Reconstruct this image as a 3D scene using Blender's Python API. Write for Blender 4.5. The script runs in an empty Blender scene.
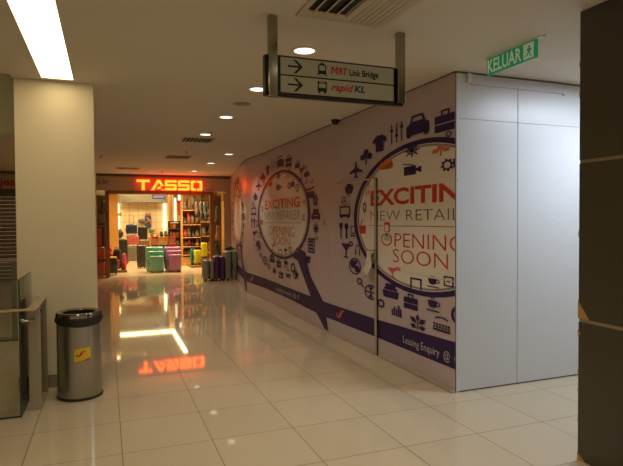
import bpy, bmesh, math, random
from mathutils import Matrix, Vector
random.seed(7)
SC = bpy.context.scene
COL = SC.collection
PI = math.pi
H = 2.85          # ceiling height

# ------------------------------------------------------------------ materials
def nt(name):
    m = bpy.data.materials.new(name); m.use_nodes = True
    n = m.node_tree; n.nodes.clear()
    out = n.nodes.new('ShaderNodeOutputMaterial')
    return m, n, out
def rgba(c): return (c[0], c[1], c[2], 1)
def mat(name, col, rough=0.5, metal=0.0, spec=0.5, noise=0.06, nscale=6.0, bump=0.0, bscale=40, emit=None, estr=0.0, aniso=0.0):
    m, n, out = nt(name)
    b = n.nodes.new('ShaderNodeBsdfPrincipled')
    b.inputs['Roughness'].default_value = rough
    b.inputs['Metallic'].default_value = metal
    b.inputs['Specular IOR Level'].default_value = spec
    tc = n.nodes.new('ShaderNodeTexCoord')
    nz = n.nodes.new('ShaderNodeTexNoise'); nz.inputs['Scale'].default_value = nscale; nz.inputs['Detail'].default_value = 3
    n.links.new(tc.outputs['Object'], nz.inputs['Vector'])
    mx = n.nodes.new('ShaderNodeMix'); mx.data_type = 'RGBA'
    mx.inputs['A'].default_value = rgba([v*(1-noise) for v in col])
    mx.inputs['B'].default_value = rgba([min(1, v*(1+noise)) for v in col])
    n.links.new(nz.outputs['Fac'], mx.inputs['Factor'])
    n.links.new(mx.outputs['Result'], b.inputs['Base Color'])
    if bump:
        bz = n.nodes.new('ShaderNodeTexNoise'); bz.inputs['Scale'].default_value = bscale; bz.inputs['Detail'].default_value = 2
        n.links.new(tc.outputs['Object'], bz.inputs['Vector'])
        bp = n.nodes.new('ShaderNodeBump'); bp.inputs['Strength'].default_value = bump; bp.inputs['Distance'].default_value = 0.01
        n.links.new(bz.outputs['Fac'], bp.inputs['Height']); n.links.new(bp.outputs['Normal'], b.inputs['Normal'])
    if emit:
        b.inputs['Emission Color'].default_value = rgba(emit); b.inputs['Emission Strength'].default_value = estr
    n.links.new(b.outputs[0], out.inputs[0])
    return m
def emis(name, col, s):
    m, n, out = nt(name)
    e = n.nodes.new('ShaderNodeEmission'); e.inputs[0].default_value = rgba(col); e.inputs[1].default_value = s
    n.links.new(e.outputs[0], out.inputs[0]); return m
def glass(name, tint=(0.80, 0.86, 0.80), rough=0.0):
    m, n, out = nt(name)
    t = n.nodes.new('ShaderNodeBsdfTransparent'); t.inputs[0].default_value = rgba(tint)
    g = n.nodes.new('ShaderNodeBsdfGlossy'); g.inputs['Roughness'].default_value = rough
    f = n.nodes.new('ShaderNodeFresnel'); f.inputs[0].default_value = 1.45
    x = n.nodes.new('ShaderNodeMixShader')
    n.links.new(f.outputs[0], x.inputs[0]); n.links.new(t.outputs[0], x.inputs[1]); n.links.new(g.outputs[0], x.inputs[2])
    n.links.new(x.outputs[0], out.inputs[0]); return m
def tiles(name, col, grout, size, ox=0, oy=0, gw=0.004, rough=0.06, var=0.05, axes='XY', mottle=0.04, bump=0.02):
    m, n, out = nt(name); N = n.nodes.new; L = n.links.new
    b = N('ShaderNodeBsdfPrincipled')
    g = N('ShaderNodeNewGeometry'); s = N('ShaderNodeSeparateXYZ'); L(g.outputs['Position'], s.inputs[0])
    def math_(op, a, bb=None, c=None):
        k = N('ShaderNodeMath'); k.operation = op
        for i, v in enumerate((a, bb, c)):
            if v is None: continue
            if isinstance(v, (int, float)): k.inputs[i].default_value = v
            else: L(v, k.inputs[i])
        return k.outputs[0]
    fl, ln = [], []
    for ax, o, sz in ((axes[0], ox, size[0]), (axes[1], oy, size[1])):
        q = math_('DIVIDE', math_('SUBTRACT', s.outputs[ax], o), sz)
        fl.append(math_('FLOOR', q))
        fr = math_('FRACT', q)
        d = math_('MULTIPLY', math_('MINIMUM', fr, math_('SUBTRACT', 1.0, fr)), sz)
        ln.append(math_('LESS_THAN', d, gw/2))
    line = math_('MAXIMUM', ln[0], ln[1])
    cb = N('ShaderNodeCombineXYZ'); L(fl[0], cb.inputs[0]); L(fl[1], cb.inputs[1])
    wn = N('ShaderNodeTexWhiteNoise'); wn.noise_dimensions = '2D'; L(cb.outputs[0], wn.inputs['Vector'])
    nz = N('ShaderNodeTexNoise'); nz.inputs['Scale'].default_value = 3.0; nz.inputs['Detail'].default_value = 5
    L(g.outputs['Position'], nz.inputs['Vector'])
    k = math_('ADD', math_('MULTIPLY_ADD', wn.outputs['Value'], var, 1 - var/2), math_('MULTIPLY_ADD', nz.outputs['Fac'], mottle*2, -mottle))
    sc = N('ShaderNodeVectorMath'); sc.operation = 'SCALE'; sc.inputs[0].default_value = col; L(k, sc.inputs['Scale'])
    mx = N('ShaderNodeMix'); mx.data_type = 'RGBA'; L(line, mx.inputs['Factor']); L(sc.outputs[0], mx.inputs['A']); mx.inputs['B'].default_value = rgba(grout)
    L(mx.outputs['Result'], b.inputs['Base Color'])
    L(math_('MULTIPLY_ADD', line, 0.5, rough), b.inputs['Roughness'])
    if bump:
        n2 = N('ShaderNodeTexNoise'); n2.inputs['Scale'].default_value = 7; n2.inputs['Detail'].default_value = 1; L(g.outputs['Position'], n2.inputs['Vector'])
        bp = N('ShaderNodeBump'); bp.inputs['Strength'].default_value = bump; bp.inputs['Distance'].default_value = 0.01
        L(n2.outputs['Fac'], bp.inputs['Height']); L(bp.outputs['Normal'], b.inputs['Normal'])
    L(b.outputs[0], out.inputs[0]); return m

M = {}
M['floor'] = tiles('polished_floor_tile', (0.61, 0.515, 0.375), (0.13, 0.09, 0.05), (0.6, 0.6), rough=0.045, gw=0.005, bump=0)
M['shop_floor'] = tiles('shop_floor_tile', (0.70, 0.58, 0.42), (0.35, 0.25, 0.16), (0.6, 0.6), rough=0.16, gw=0.003)
M['ceiling'] = mat('ceiling_paint', (0.74, 0.69, 0.60), 0.8, noise=0.03, nscale=0.7)
M['column'] = mat('column_paint', (0.84, 0.75, 0.56), 0.5, noise=0.02, nscale=1.2)
M['skirt'] = mat('skirting_stone', (0.30, 0.25, 0.18), 0.3)
M['void'] = mat('bulkhead_paint', (0.40, 0.35, 0.20), 0.7)
M['hoard'] = mat('hoarding_print_sheet', (0.56, 0.46, 0.51), 0.30, spec=0.45, noise=0.04, nscale=2.0, bump=0.16, bscale=3.5)
M['lens'] = mat('printed_lens_cream', (0.84, 0.77, 0.72), 0.45, spec=0.2, noise=0.03, nscale=2)
M['purple'] = mat('printed_purple', (0.040, 0.018, 0.095), 0.45, spec=0.2, noise=0.1)
M['purple_soft'] = mat('printed_ring_shadow', (0.30, 0.24, 0.27), 0.35, noise=0.1)
M['red'] = mat('printed_red', (0.62, 0.045, 0.025), 0.35)
M['redpink'] = mat('printed_coral', (0.70, 0.12, 0.12), 0.35)
M['orange'] = mat('printed_orange', (0.72, 0.20, 0.05), 0.35)
M['greytext'] = mat('printed_grey', (0.13, 0.11, 0.14), 0.4)
M['whitetext'] = mat('printed_white', (0.62, 0.58, 0.62), 0.4)
M['board'] = mat('white_laminate_board', (0.70, 0.73, 0.76), 0.32, spec=0.4, noise=0.02, nscale=1.5, bump=0.03, bscale=2.0)
M['joint'] = mat('board_joint', (0.16, 0.17, 0.16), 0.6)
M['batten'] = mat('lilac_plastic', (0.68, 0.66, 0.78), 0.4)
M['batten_end'] = mat('white_plastic', (0.85, 0.84, 0.84), 0.4)
M['pillar'] = mat('dark_olive_tile', (0.070, 0.062, 0.040), 0.35, noise=0.06, nscale=3)
M['pillar_joint'] = mat('pillar_joint_strip', (0.30, 0.25, 0.15), 0.5)
M['chip'] = mat('chipped_tile_core', (0.50, 0.30, 0.10), 0.8, noise=0.2, nscale=50)
M['chrome'] = mat('brushed_chrome', (0.34, 0.32, 0.25), 0.14, metal=1.0, noise=0.05)
M['steel'] = mat('brushed_steel', (0.42, 0.40, 0.35), 0.27, metal=1.0, noise=0.10, nscale=8)
M['black'] = mat('black_plastic', (0.018, 0.016, 0.014), 0.4)
M['blackgloss'] = mat('black_paint', (0.01, 0.01, 0.009), 0.3)
M['signface'] = mat('sign_acrylic_face', (0.50, 0.50, 0.40), 0.35, noise=0.01)
M['navy'] = mat('navy_vinyl', (0.03, 0.045, 0.13), 0.4)
M['green'] = mat('exit_green', (0.0, 0.17, 0.085), 0.3, emit=(0.0, 0.30, 0.14), estr=0.26)
M['exitletter'] = mat('exit_letter', (0.62, 0.74, 0.50), 0.4, emit=(0.7, 0.9, 0.55), estr=0.10)
M['panel'] = emis('light_panel_glow', (1.0, 0.78, 0.43), 5.0)
M['trimwhite'] = mat('white_trim', (0.80, 0.76, 0.68), 0.5)
M['vent'] = mat('vent_metal', (0.62, 0.56, 0.45), 0.5)
M['ventdark'] = mat('vent_dark', (0.02, 0.018, 0.015), 0.7)
M['lampglow'] = emis('lamp_glow', (1.0, 0.90, 0.72), 2.2)
M['coolglow'] = emis('cool_lamp_glow', (0.80, 0.89, 1.0), 6)
M['glass'] = glass('balustrade_glass', (0.95, 0.97, 0.92))
M['glassedge'] = mat('glass_edge', (0.03, 0.06, 0.045), 0.2)
M['shopglass'] = glass('shop_glass', (0.93, 0.93, 0.90))
M['rail'] = mat('handrail_paint', (0.52, 0.43, 0.28), 0.35)
M['post'] = mat('railing_post_paint', (0.38, 0.34, 0.24), 0.4)
M['yellow'] = mat('yellow_sticker', (0.80, 0.58, 0.02), 0.45)
M['stickred'] = mat('sticker_red', (0.55, 0.03, 0.02), 0.45)
M['header'] = mat('shop_header_board', (0.52, 0.42, 0.34), 0.5)
M['headerdark'] = mat('header_trim', (0.20, 0.17, 0.13), 0.6)
M['frame'] = mat('brown_wood_frame', (0.34, 0.15, 0.04), 0.35, noise=0.2, nscale=12)
M['wood'] = mat('amber_wood', (0.52, 0.27, 0.07), 0.4, noise=0.12, nscale=7)
M['woodmid'] = mat('mid_wood', (0.36, 0.18, 0.05), 0.45, noise=0.15, nscale=8)
M['wooddark'] = mat('dark_wood', (0.22, 0.11, 0.04), 0.45, noise=0.2, nscale=9)
M['shelf'] = mat('shelf_wood', (0.50, 0.28, 0.11), 0.4)
M['tasso'] = emis('sign_letter_glow', (1.0, 0.092, 0.006), 7.5)
M['tassored'] = emis('sign_edge_glow', (1.0, 0.012, 0.004), 3.5)
M['backwall'] = tiles('shop_back_tile', (0.72, 0.62, 0.42), (0.34, 0.25, 0.14), (0.36, 0.30), axes='XZ', rough=0.35, gw=0.014, bump=0)
M['led'] = emis('led_strip_glow', (1.0, 0.83, 0.42), 9)
M['cove'] = emis('cove_strip_glow', (1.0, 0.76, 0.36), 12)
M['shopceil'] = mat('shop_ceiling_grey', (0.36, 0.34, 0.28), 0.6)
M['shutter'] = mat('roller_shutter', (0.34, 0.26, 0.15), 0.45, metal=0.2)
M['shutterbox'] = mat('shutter_box', (0.12, 0.11, 0.07), 0.5)
M['card_red'] = mat('red_card', (0.85, 0.07, 0.03), 0.5)
M['card_white'] = mat('card_white', (0.9, 0.75, 0.55), 0.5)
M['cloth'] = mat('pale_cloth', (0.72, 0.68, 0.58), 0.9)
M['doorpost'] = mat('door_edge_timber', (0.44, 0.38, 0.27), 0.5)
M['lowfloor'] = mat('lower_floor', (0.30, 0.28, 0.20), 0.3)
def fab(n, c, r=0.7): 
    if n not in M: M[n] = mat(n, c, r, noise=0.25, nscale=14)
    return M[n]
def shellm(n, c):
    if n not in M: M[n] = mat(n, c, 0.32, noise=0.05)
    return M[n]

# ------------------------------------------------------------------ mesh helpers
class MB:
    def __init__(s): s.bm = bmesh.new()
    def _merge(s, b, mi=0):
        me = bpy.data.meshes.new('t'); b.to_mesh(me); b.free()
        k = len(s.bm.faces); s.bm.from_mesh(me); bpy.data.meshes.remove(me)
        s.bm.faces.ensure_lookup_table()
        for f in s.bm.faces[k:]: f.material_index = mi
    def box(s, x0, x1, y0, y1, z0, z1, bev=0, seg=2, mi=0, mtx=None):
        b = bmesh.new(); bmesh.ops.create_cube(b, size=1)
        bmesh.ops.scale(b, vec=(abs(x1-x0), abs(y1-y0), abs(z1-z0)), verts=b.verts)
        bmesh.ops.translate(b, vec=((x0+x1)/2, (y0+y1)/2, (z0+z1)/2), verts=b.verts)
        if bev: bmesh.ops.bevel(b, geom=b.edges[:], offset=bev, segments=seg, affect='EDGES', profile=0.5)
        if mtx: bmesh.ops.transform(b, matrix=mtx, verts=b.verts)
        s._merge(b, mi); return s
    def cyl(s, p, q, r, r2=None, n=24, mi=0, caps=True):
        p, q = Vector(p), Vector(q); d = q-p
        b = bmesh.new(); bmesh.ops.create_cone(b, cap_ends=caps, segments=n, radius1=r, radius2=r if r2 is None else r2, depth=d.length)
        m = Matrix.Translation((p+q)/2) @ d.to_track_quat('Z', 'Y').to_matrix().to_4x4()
        bmesh.ops.transform(b, matrix=m, verts=b.verts); s._merge(b, mi); return s
    def lathe(s, prof, c=(0, 0, 0), n=48, mi=0):
        b = bmesh.new(); rings = []
        for r, z in prof:
            rings.append([b.verts.new((c[0]+r*math.cos(2*PI*i/n), c[1]+r*math.sin(2*PI*i/n), c[2]+z)) for i in range(n)])
        for a, d in zip(rings, rings[1:]):
            for i in range(n): b.faces.new((a[i], a[(i+1) % n], d[(i+1) % n], d[i]))
        s._merge(b, mi); return s
    def sphere(s, c, r, sc=(1, 1, 1), mi=0, n=16, jit=0):
        b = bmesh.new(); bmesh.ops.create_uvsphere(b, u_segments=n, v_segments=max(6, n//2), radius=r)
        bmesh.ops.scale(b, vec=sc, verts=b.verts)
        if jit:
            for v in b.verts: v.co *= 1 + random.uniform(-jit, jit)
        bmesh.ops.translate(b, vec=c, verts=b.verts); s._merge(b, mi); return s
    def tube(s, pts, r, n=8, mi=0):
        for a, b in zip(pts, pts[1:]): s.cyl(a, b, r, n=n, mi=mi)
        return s
    def poly(s, pts, mi=0):
        s.bm.faces.new([s.bm.verts.new(p) for p in pts]).material_index = mi; return s
    def obj(s, name, mats, parent=None, smooth=False, loc=None):
        me = bpy.data.meshes.new(name); s.bm.to_mesh(me); s.bm.free()
        for m in (mats if isinstance(mats, (list, tuple)) else [mats]): me.materials.append(m)
        if smooth:
            me.polygons.foreach_set('use_smooth', [True]*len(me.polygons))
            try: me.set_sharp_from_angle(angle=math.radians(35))
            except Exception: pass
        o = bpy.data.objects.new(name, me); COL.objects.link(o)
        if parent: o.parent = parent
        if loc: o.location = loc
        return o
def tag(o, label, cat, group=None, kind=None):
    o['label'] = label; o['category'] = cat
    if group: o['group'] = group
    if kind: o['kind'] = kind
    return o
def thing(name, label, cat, loc=(0, 0, 0), rz=0, group=None):
    o = bpy.data.objects.new(name, None); COL.objects.link(o); o.empty_display_size = 0.1
    o.location = loc; o.rotation_euler = (0, 0, rz)
    return tag(o, label, cat, group)
def struct(o): o['kind'] = 'structure'; return o
def dup(src, label, loc, rz=0, group=None, scale=None):
    def rec(o, par):
        c = o.copy(); COL.objects.link(c)
        if par: c.parent = par
        for ch in [x for x in bpy.data.objects if x.parent == o]: rec(ch, c)
        return c
    r = rec(src, None); r.location = loc; r.rotation_euler = (0, 0, rz); r['label'] = label
    if group: r['group'] = group
    if scale: r.scale = scale
    return r

# ---- flat artwork (letters, pictograms): 2D shapes carried onto a surface
def text2d(s, bold=0.0, shear=0.0, spacing=1.0):
    cu = bpy.data.curves.new('t', 'FONT'); cu.body = s; cu.offset = bold; cu.shear = shear; cu.space_character = spacing; cu.resolution_u = 3
    o = bpy.data.objects.new('t', cu); COL.objects.link(o)
    dg = bpy.context.evaluated_depsgraph_get(); me = bpy.data.meshes.new_from_object(o.evaluated_get(dg))
    b = bmesh.new(); b.from_mesh(me)
    bpy.data.objects.remove(o); bpy.data.curves.remove(cu); bpy.data.meshes.remove(me)
    return b
def fit(b, u0, u1, v0, v1):
    xs = [v.co.x for v in b.verts]; ys = [v.co.y for v in b.verts]
    a, c, d, e = min(xs), max(xs), min(ys), max(ys)
    for v in b.verts:
        v.co.x = u0 + (v.co.x-a)/(c-a)*(u1-u0); v.co.y = v0 + (v.co.y-d)/(e-d)*(v1-v0); v.co.z = 0
    return b
def fitcap(b, u0, u1, base, cap, capchar_h=None):
    """place text by its baseline and cap height (descenders hang below)"""
    xs = [v.co.x for v in b.verts]; a, c = min(xs), max(xs); k = (cap-base)/0.69
    for v in b.verts:
        v.co.x = u0 + (v.co.x-a)/(c-a)*(u1-u0); v.co.y = base + v.co.y*k; v.co.z = 0
    return b
def shape(*polys):
    b = bmesh.new()
    for p in polys:
        f = b.faces.new([b.verts.new((x, y, 0)) for x, y in p])
    bmesh.ops.triangulate(b, faces=b.faces[:], ngon_method='EAR_CLIP')
    return b
def strip(b, A, B_):
    va = [b.verts.new((x, y, 0)) for x, y in A]; vb = [b.verts.new((x, y, 0)) for x, y in B_]
    for i in range(len(va)-1): b.faces.new((va[i], va[i+1], vb[i+1], vb[i]))
def ring2d(cx, cy, ro, ri, k=1.0, a0=0, a1=2*PI, n=64):
    b = bmesh.new()
    A = [(cx+ro*k*math.cos(a0+(a1-a0)*i/n), cy+ro*math.sin(a0+(a1-a0)*i/n)) for i in range(n+1)]
    B_ = [(cx+ri*k*math.cos(a0+(a1-a0)*i/n), cy+ri*math.sin(a0+(a1-a0)*i/n)) for i in range(n+1)]
    strip(b, A, B_); return b
def place(b, name, m, fn, off, parent, clip=None, cuts=()):
    """clip: drop everything with u > clip; cuts: extra edge lines so it follows bends"""
    for c in cuts: bmesh.ops.bisect_plane(b, geom=b.verts[:]+b.edges[:]+b.faces[:], plane_co=(c, 0, 0), plane_no=(1, 0, 0))
    if clip is not None: bmesh.ops.bisect_plane(b, geom=b.verts[:]+b.edges[:]+b.faces[:], plane_co=(clip, 0, 0), plane_no=(1, 0, 0), clear_outer=True)
    if not b.faces: b.free(); return None
    for v in b.verts: v.co = Vector(fn(v.co.x, v.co.y, off))
    x = MB(); x.bm.free(); x.bm = b
    return x.obj(name, m, parent)

# pictograms in a unit cell (x, y in 0..1)
def R_(a, b, c, d): return [(a, b), (c, b), (c, d), (a, d)]
def C_(x, y, r, n=14, k=1.0, a0=0, a1=2*PI):
    full = abs(a1-a0) > 6.28
    return [(x+r*k*math.cos(a0+(a1-a0)*i/n), y+r*math.sin(a0+(a1-a0)*i/n)) for i in range(n if full else n+1)]
def frame_(a, b, c, d, t): return [R_(a, b, c, b+t), R_(a, d-t, c, d), R_(a, b+t, a+t, d-t), R_(c-t, b+t, c, d-t)]
def gear_():
    out = []; n = 8
    for i in range(n*2):
        a0 = PI*i/n; a1 = PI*(i+1)/n; ro = 0.5 if i % 2 == 0 else 0.38
        out.append([(0.5+ro*math.cos(a0), 0.5+ro*math.sin(a0)), (0.5+ro*math.cos(a1), 0.5+ro*math.sin(a1)), (0.5+0.25*math.cos(a1), 0.5+0.25*math.sin(a1)), (0.5+0.25*math.cos(a0), 0.5+0.25*math.sin(a0))])
    return out
def rays_(n, w=0.05):
    out = []
    for i in range(n):
        a = PI*i/n; c, s = math.cos(a)*0.5, math.sin(a)*0.5; p, q = -math.sin(a)*w, math.cos(a)*w
        out.append([(0.5-c+p, 0.5-s+q), (0.5-c-p, 0.5-s-q), (0.5+c-p, 0.5+s-q), (0.5+c+p, 0.5+s+q)])
    return out
def ringp(x, y, ro, ri, n=16, a0=0, a1=2*PI):
    return [[(x+r*math.cos(a0+(a1-a0)*(i+di)/n), y+r*math.sin(a0+(a1-a0)*(i+di)/n)) for r, di in ((ro, 0), (ro, 1), (ri, 1), (ri, 0))] for i in range(n)]
ICON = {
 'plane': [[(.45, 0), (.42, .35), (0, .28), (0, .4), (.42, .62), (.45, 1), (.55, 1), (.58, .62), (1, .4), (1, .28), (.58, .35), (.55, 0)], [(.3, 0), (.5, .2), (.7, 0)]],
 'clover': [C_(.5, .78, .2), C_(.22, .5, .2), C_(.78, .5, .2), [(.45, 0), (.55, 0), (.53, .7), (.47, .7)]],
 'shirt': [R_(.24, 0, .76, .9), [(.24, .92), (0, .66), (.12, .48), (.26, .62)], [(.76, .92), (1, .66), (.88, .48), (.74, .62)], [(.24, .85), (.36, 1), (.5, .93), (.64, 1), (.76, .85)]],
 'sliders': [R_(.08, 0, .16, 1), R_(.46, 0, .54, 1), R_(.84, 0, .92, 1), R_(0, .6, .24, .72), R_(.38, .3, .62, .42), R_(.76, .68, 1, .8)],
 'car': [[(0, .1), (0, .55), (.12, .62), (.24, .72), (.76, .72), (.88, .62), (1, .55), (1, .1)], [(.14, .6), (.26, 1), (.74, 1), (.86, .6), (.78, .6), (.68, .9), (.32, .9), (.22, .6)], R_(.04, 0, .2, .15), R_(.8, 0, .96, .15)],
 'briefcase': [R_(0, 0, 1, .34), R_(0, .4, 1, .76), R_(.3, .76, .38, 1), R_(.62, .76, .7, 1), R_(.3, .92, .7, 1)],
 'leaf': [C_(.5, .75, .22), C_(.25, .55, .2), C_(.75, .55, .2), C_(.3, .35, .16), C_(.7, .35, .16), R_(.46, 0, .54, .6)],
 'note': [C_(.2, .15, .16), C_(.75, .25, .16), R_(.28, .15, .36, .9), R_(.83, .25, .91, 1), [(.28, .75), (.91, .85), (.91, 1), (.28, .9)]],
 'tv': frame_(0, .1, 1, .76, .1) + [R_(.1, 0, .25, .1), R_(.75, 0, .9, .1), [(.48, .76), (.2, 1), (.28, 1), (.55, .76)], [(.48, .76), (.78, 1), (.86, .98), (.56, .76)], R_(.1, .16, .9, .26)],
 'fork': [C_(.5, .78, .2, k=2.0), R_(.32, 0, .68, .7), R_(.05, .78, .3, 1), R_(.7, .78, .95, 1)],
 'spoon': [C_(.5, .76, .22, k=2.2), R_(.32, 0, .68, .7)],
 'cocktail': [[(.02, .85), (.78, .85), (.43, .42), (.37, .42)], R_(.36, .06, .44, .45), R_(.22, 0, .58, .07)] + ringp(.78, .85, .17, .08, 10),
 'globe': ringp(.5, .5, .5, .42, 20) + [C_(.35, .6, .24), C_(.68, .35, .2), C_(.6, .75, .12)],
 'magnifier': ringp(.38, .62, .36, .2, 16) + [[(.58, .3), (.7, .42), (1, .1), (.88, 0)]],
 'ball': ringp(.5, .5, .5, .42, 20) + [R_(.46, .04, .54, .96), R_(.04, .46, .96, .54)] + ringp(.1, .5, .45, .38, 8, -1, 1) + ringp(.9, .5, .45, .38, 8, PI-1, PI+1),
 'gear': gear_(),
 'ship': [[(.1, 0), (.95, 0), (1, .5), (0, .5)], R_(.12, .56, .9, .7), R_(.2, .7, .8, 1)],
 'chart': [R_(0, 0, .14, .55), R_(.22, 0, .36, .8), R_(.44, 0, .58, .65), R_(.66, 0, .8, .95), R_(.86, 0, 1, .7)],
 'plant': [[(.5, .5), (.38, .75), (.5, 1), (.62, .75)], [(.45, .4), (.15, .45), (.0, .75), (.32, .72)], [(.55, .4), (.85, .45), (1, .75), (.68, .72)], [(.45, .15), (.2, .02), (0, .25), (.3, .35)], [(.55, .15), (.8, .02), (1, .25), (.7, .35)], R_(.47, 0, .53, .6)],
 'cup': [[(.08, .75), (.72, .75), (.66, .38), (.5, .25), (.28, .25), (.14, .38)], R_(0, 0, .85, .1)] + ringp(.74, .55, .18, .1, 10) + [R_(.3, .82, .36, 1), R_(.46, .82, .52, 1)],
 'keyboard': [R_(0, .05, 1, .17)] + [R_(.02+.17*i, .22+.17*j, .14+.17*i, .34+.17*j) for i in range(6) for j in range(2)] + ringp(.5, .2, .75, .66, 10, 1.0, 2.14),
 'umbrella': [C_(.5, .55, .45, 12, a0=0, a1=PI), R_(.46, .1, .54, .6)] + ringp(.38, .12, .16, .08, 8, PI, 2*PI),
 'clapper': [R_(0, 0, 1, .6), [(0, .68), (1, .85), (1, 1), (0, .83)]],
 'flower': [C_(.5, .78, .2), C_(.22, .55, .18), C_(.78, .55, .18), C_(.32, .24, .18), C_(.68, .24, .18)],
 'armchair': [R_(0, .1, .2, .6), R_(.8, .1, 1, .6), R_(.2, .1, .8, .38), R_(.18, .45, .82, 1), R_(.08, 0, .2, .1), R_(.8, 0, .92, .1)],
 'snowflake': rays_(4, .05) + ringp(.5, .5, .32, .26, 12),
 'cabinet': frame_(0, 0, 1, 1, .12) + [R_(.2, .2, .8, .36), R_(.2, .45, .8, .6), R_(.2, .68, .8, .84)],
 'bird': [[(0, .2), (.35, 0), (.8, .3), (1, .9), (.75, .8), (.5, 1), (.4, .6)]],
 'rings': ringp(.35, .68, .32, .2, 14) + ringp(.66, .3, .3, .18, 14),
 'camera': [R_(.05, 0, .72, .7), [(.72, .3), (1, .1), (1, .6), (.72, .45)], [(0, .98), (.6, .78), (.6, .7), (0, .9)]],
 'cloud': [C_(.3, .35, .28), C_(.65, .5, .32), R_(.3, .07, .8, .4), C_(.8, .3, .22)],
 'basket': [[(.1, 0), (.9, 0), (1, .55), (0, .55)], [(.1, .58), (.35, 1), (.45, .95), (.25, .58)]],
 'headphones': ringp(.5, .45, .45, .34, 12, 0, PI) + [R_(0, .05, .22, .5), R_(.78, .05, 1, .5)],
 'laptop': frame_(.1, .25, .9, 1, .1) + [R_(0, 0, 1, .14)],
 'film': frame_(0, 0, 1, 1, .14) + [R_(.3, .44, .7, .56)],
 'gate': [R_(0, 0, .14, 1), R_(.86, 0, 1, 1), R_(0, .84, 1, 1)],
 'bag': [R_(0, 0, 1, .62), R_(.25, .62, .33, .95), R_(.67, .62, .75, .95), R_(.25, .88, .75, 1)],
 'swoosh_old': [[(.05, .12), (.22, 0), (.45, .05), (.58, .3), (.62, .62), (.72, .8), (.95, .82), (1, .92), (.8, 1), (.55, .95), (.42, .75), (.4, .45), (.33, .22), (.2, .2), (.1, .35), (0, .3)]],
}

_sp = [(.16, .52), (.02, .40), (.02, .16), (.20, .05), (.36, .20), (.52, .60), (.66, .82), (.84, .90), (1.0, .86)]
_sw = [.02, .05, .08, .10, .12, .12, .10, .07, .01]
def _swoosh():
    out = []
    for i in range(len(_sp)-1):
        a, b_ = Vector(_sp[i]), Vector(_sp[i+1]); d = (b_-a).normalized(); n = Vector((-d.y, d.x))
        out.append([tuple(a-n*_sw[i]), tuple(b_-n*_sw[i+1]), tuple(b_+n*_sw[i+1]), tuple(a+n*_sw[i])])
    return out
ICON['swoosh'] = _swoosh()
# ------------------------------------------------------------------ camera
cam = bpy.data.cameras.new('camera'); co = bpy.data.objects.new('camera', cam); COL.objects.link(co)
Rv, Uv, Fv = Vector((0.93334, -0.35895, -0.0060)), Vector((0.01432, 0.02053, 0.99969)), Vector((0.35871, 0.93313, -0.02430))
mw = Matrix((Rv, Uv, -Fv)).transposed().to_4x4(); mw.translation = (0.5195, -3.7456, 1.5489)
co.matrix_world = mw
cam.sensor_fit = 'HORIZONTAL'; cam.sensor_width = 36; cam.lens = 534.67/623*36; cam.clip_start = 0.05; cam.clip_end = 200
SC.camera = co

# ------------------------------------------------------------------ setting
m = MB()
m.box(-7, 8, -7, 12, -0.3, 0)
struct(m.obj('floor', M['floor']))
m = MB().box(-0.2, 4.4, 12, 20.2, -0.3, 0.0)
struct(m.obj('floor_shop', M['shop_floor']))
m = MB()
m.box(-0.25, 8, -7, 12, H, H+0.12); m.box(-7, -0.25, -7, 1.64, H, H+0.12); m.box(-7, -0.25, 5.2, 12, H, H+0.12)
struct(m.obj('ceiling', M['ceiling']))
m = MB()
m.box(-0.25, -0.2, 1.64, 5.2, H+0.12, 4.3); m.box(-7, -0.2, 5.19, 5.3, H+0.001, 4.3); m.box(-0.26, -0.25, 1.64, 5.19, H+0.001, 4.3); m.box(-7, -0.25, 1.64, 1.65, H+0.001, 4.3); m.box(-7, -0.2, 1.54, 1.64, H+0.12, 4.3); m.box(-7, -0.2, 1.54, 5.3, 4.3, 4.4)
struct(m.obj('ceiling_void', M['void']))
struct(MB().box(-7.1, -7, -7, 12.2, -4.6, 4.4).obj('wall_left', M['void']))

light_objs = []
# column
c = thing('column', 'broad cream square column rising to the ceiling behind the steel bin', 'column', (0.092, 2.1, 0))
MB().box(-0.335, 0.335, -0.345, 0.345, 0.115, H, bev=0.004, seg=1).obj('shaft', M['column'], c)
MB().box(-0.34, 0.34, -0.35, 0.35, 0, 0.12).obj('skirting', M['skirt'], c)

# dark pillar
p = thing('tiled_pillar', 'dark olive tiled pillar with chipped tile edges near the white boarding', 'pillar', (3.728, -1.58, 0))
for z0, z1 in ((0, 0.89), (0.91, 1.897), (1.917, H)):
    MB().box(-0.4, 0.4, -0.4, 0.4, z0, z1, bev=0.003, seg=1).obj('tile_band', M['pillar'], p)
for z in (0.90, 1.907):
    MB().box(-0.396, 0.396, -0.396, 0.396, z-0.0105, z+0.0105).obj('joint_strip', M['pillar_joint'], p)
m = MB()
m.poly([(-0.4015, 0.4015, 0.912), (-0.4015, 0.315, 0.912), (-0.4015, 0.345, 0.955), (-0.4015, 0.378, 0.995), (-0.4015, 0.4015, 1.035)])
m.poly([(-0.4015, 0.4015, 0.80), (-0.4015, 0.38, 0.815), (-0.4015, 0.4015, 0.84)])
for z in (2.52, 2.33, 1.45, 0.57, 0.45, 0.26):
    h = random.uniform(0.012, 0.028)
    m.poly([(-0.4015, 0.4015, z-h), (-0.4015, 0.390-random.random()*0.01, z), (-0.4015, 0.4015, z+h)])
m.poly([(-0.4015, 0.4015, 0.0), (-0.4015, 0.33, 0.0), (-0.4015, 0.375, 0.03), (-0.4015, 0.4015, 0.05)])
m.obj('chipped_edge', M['chip'], p)

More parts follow.
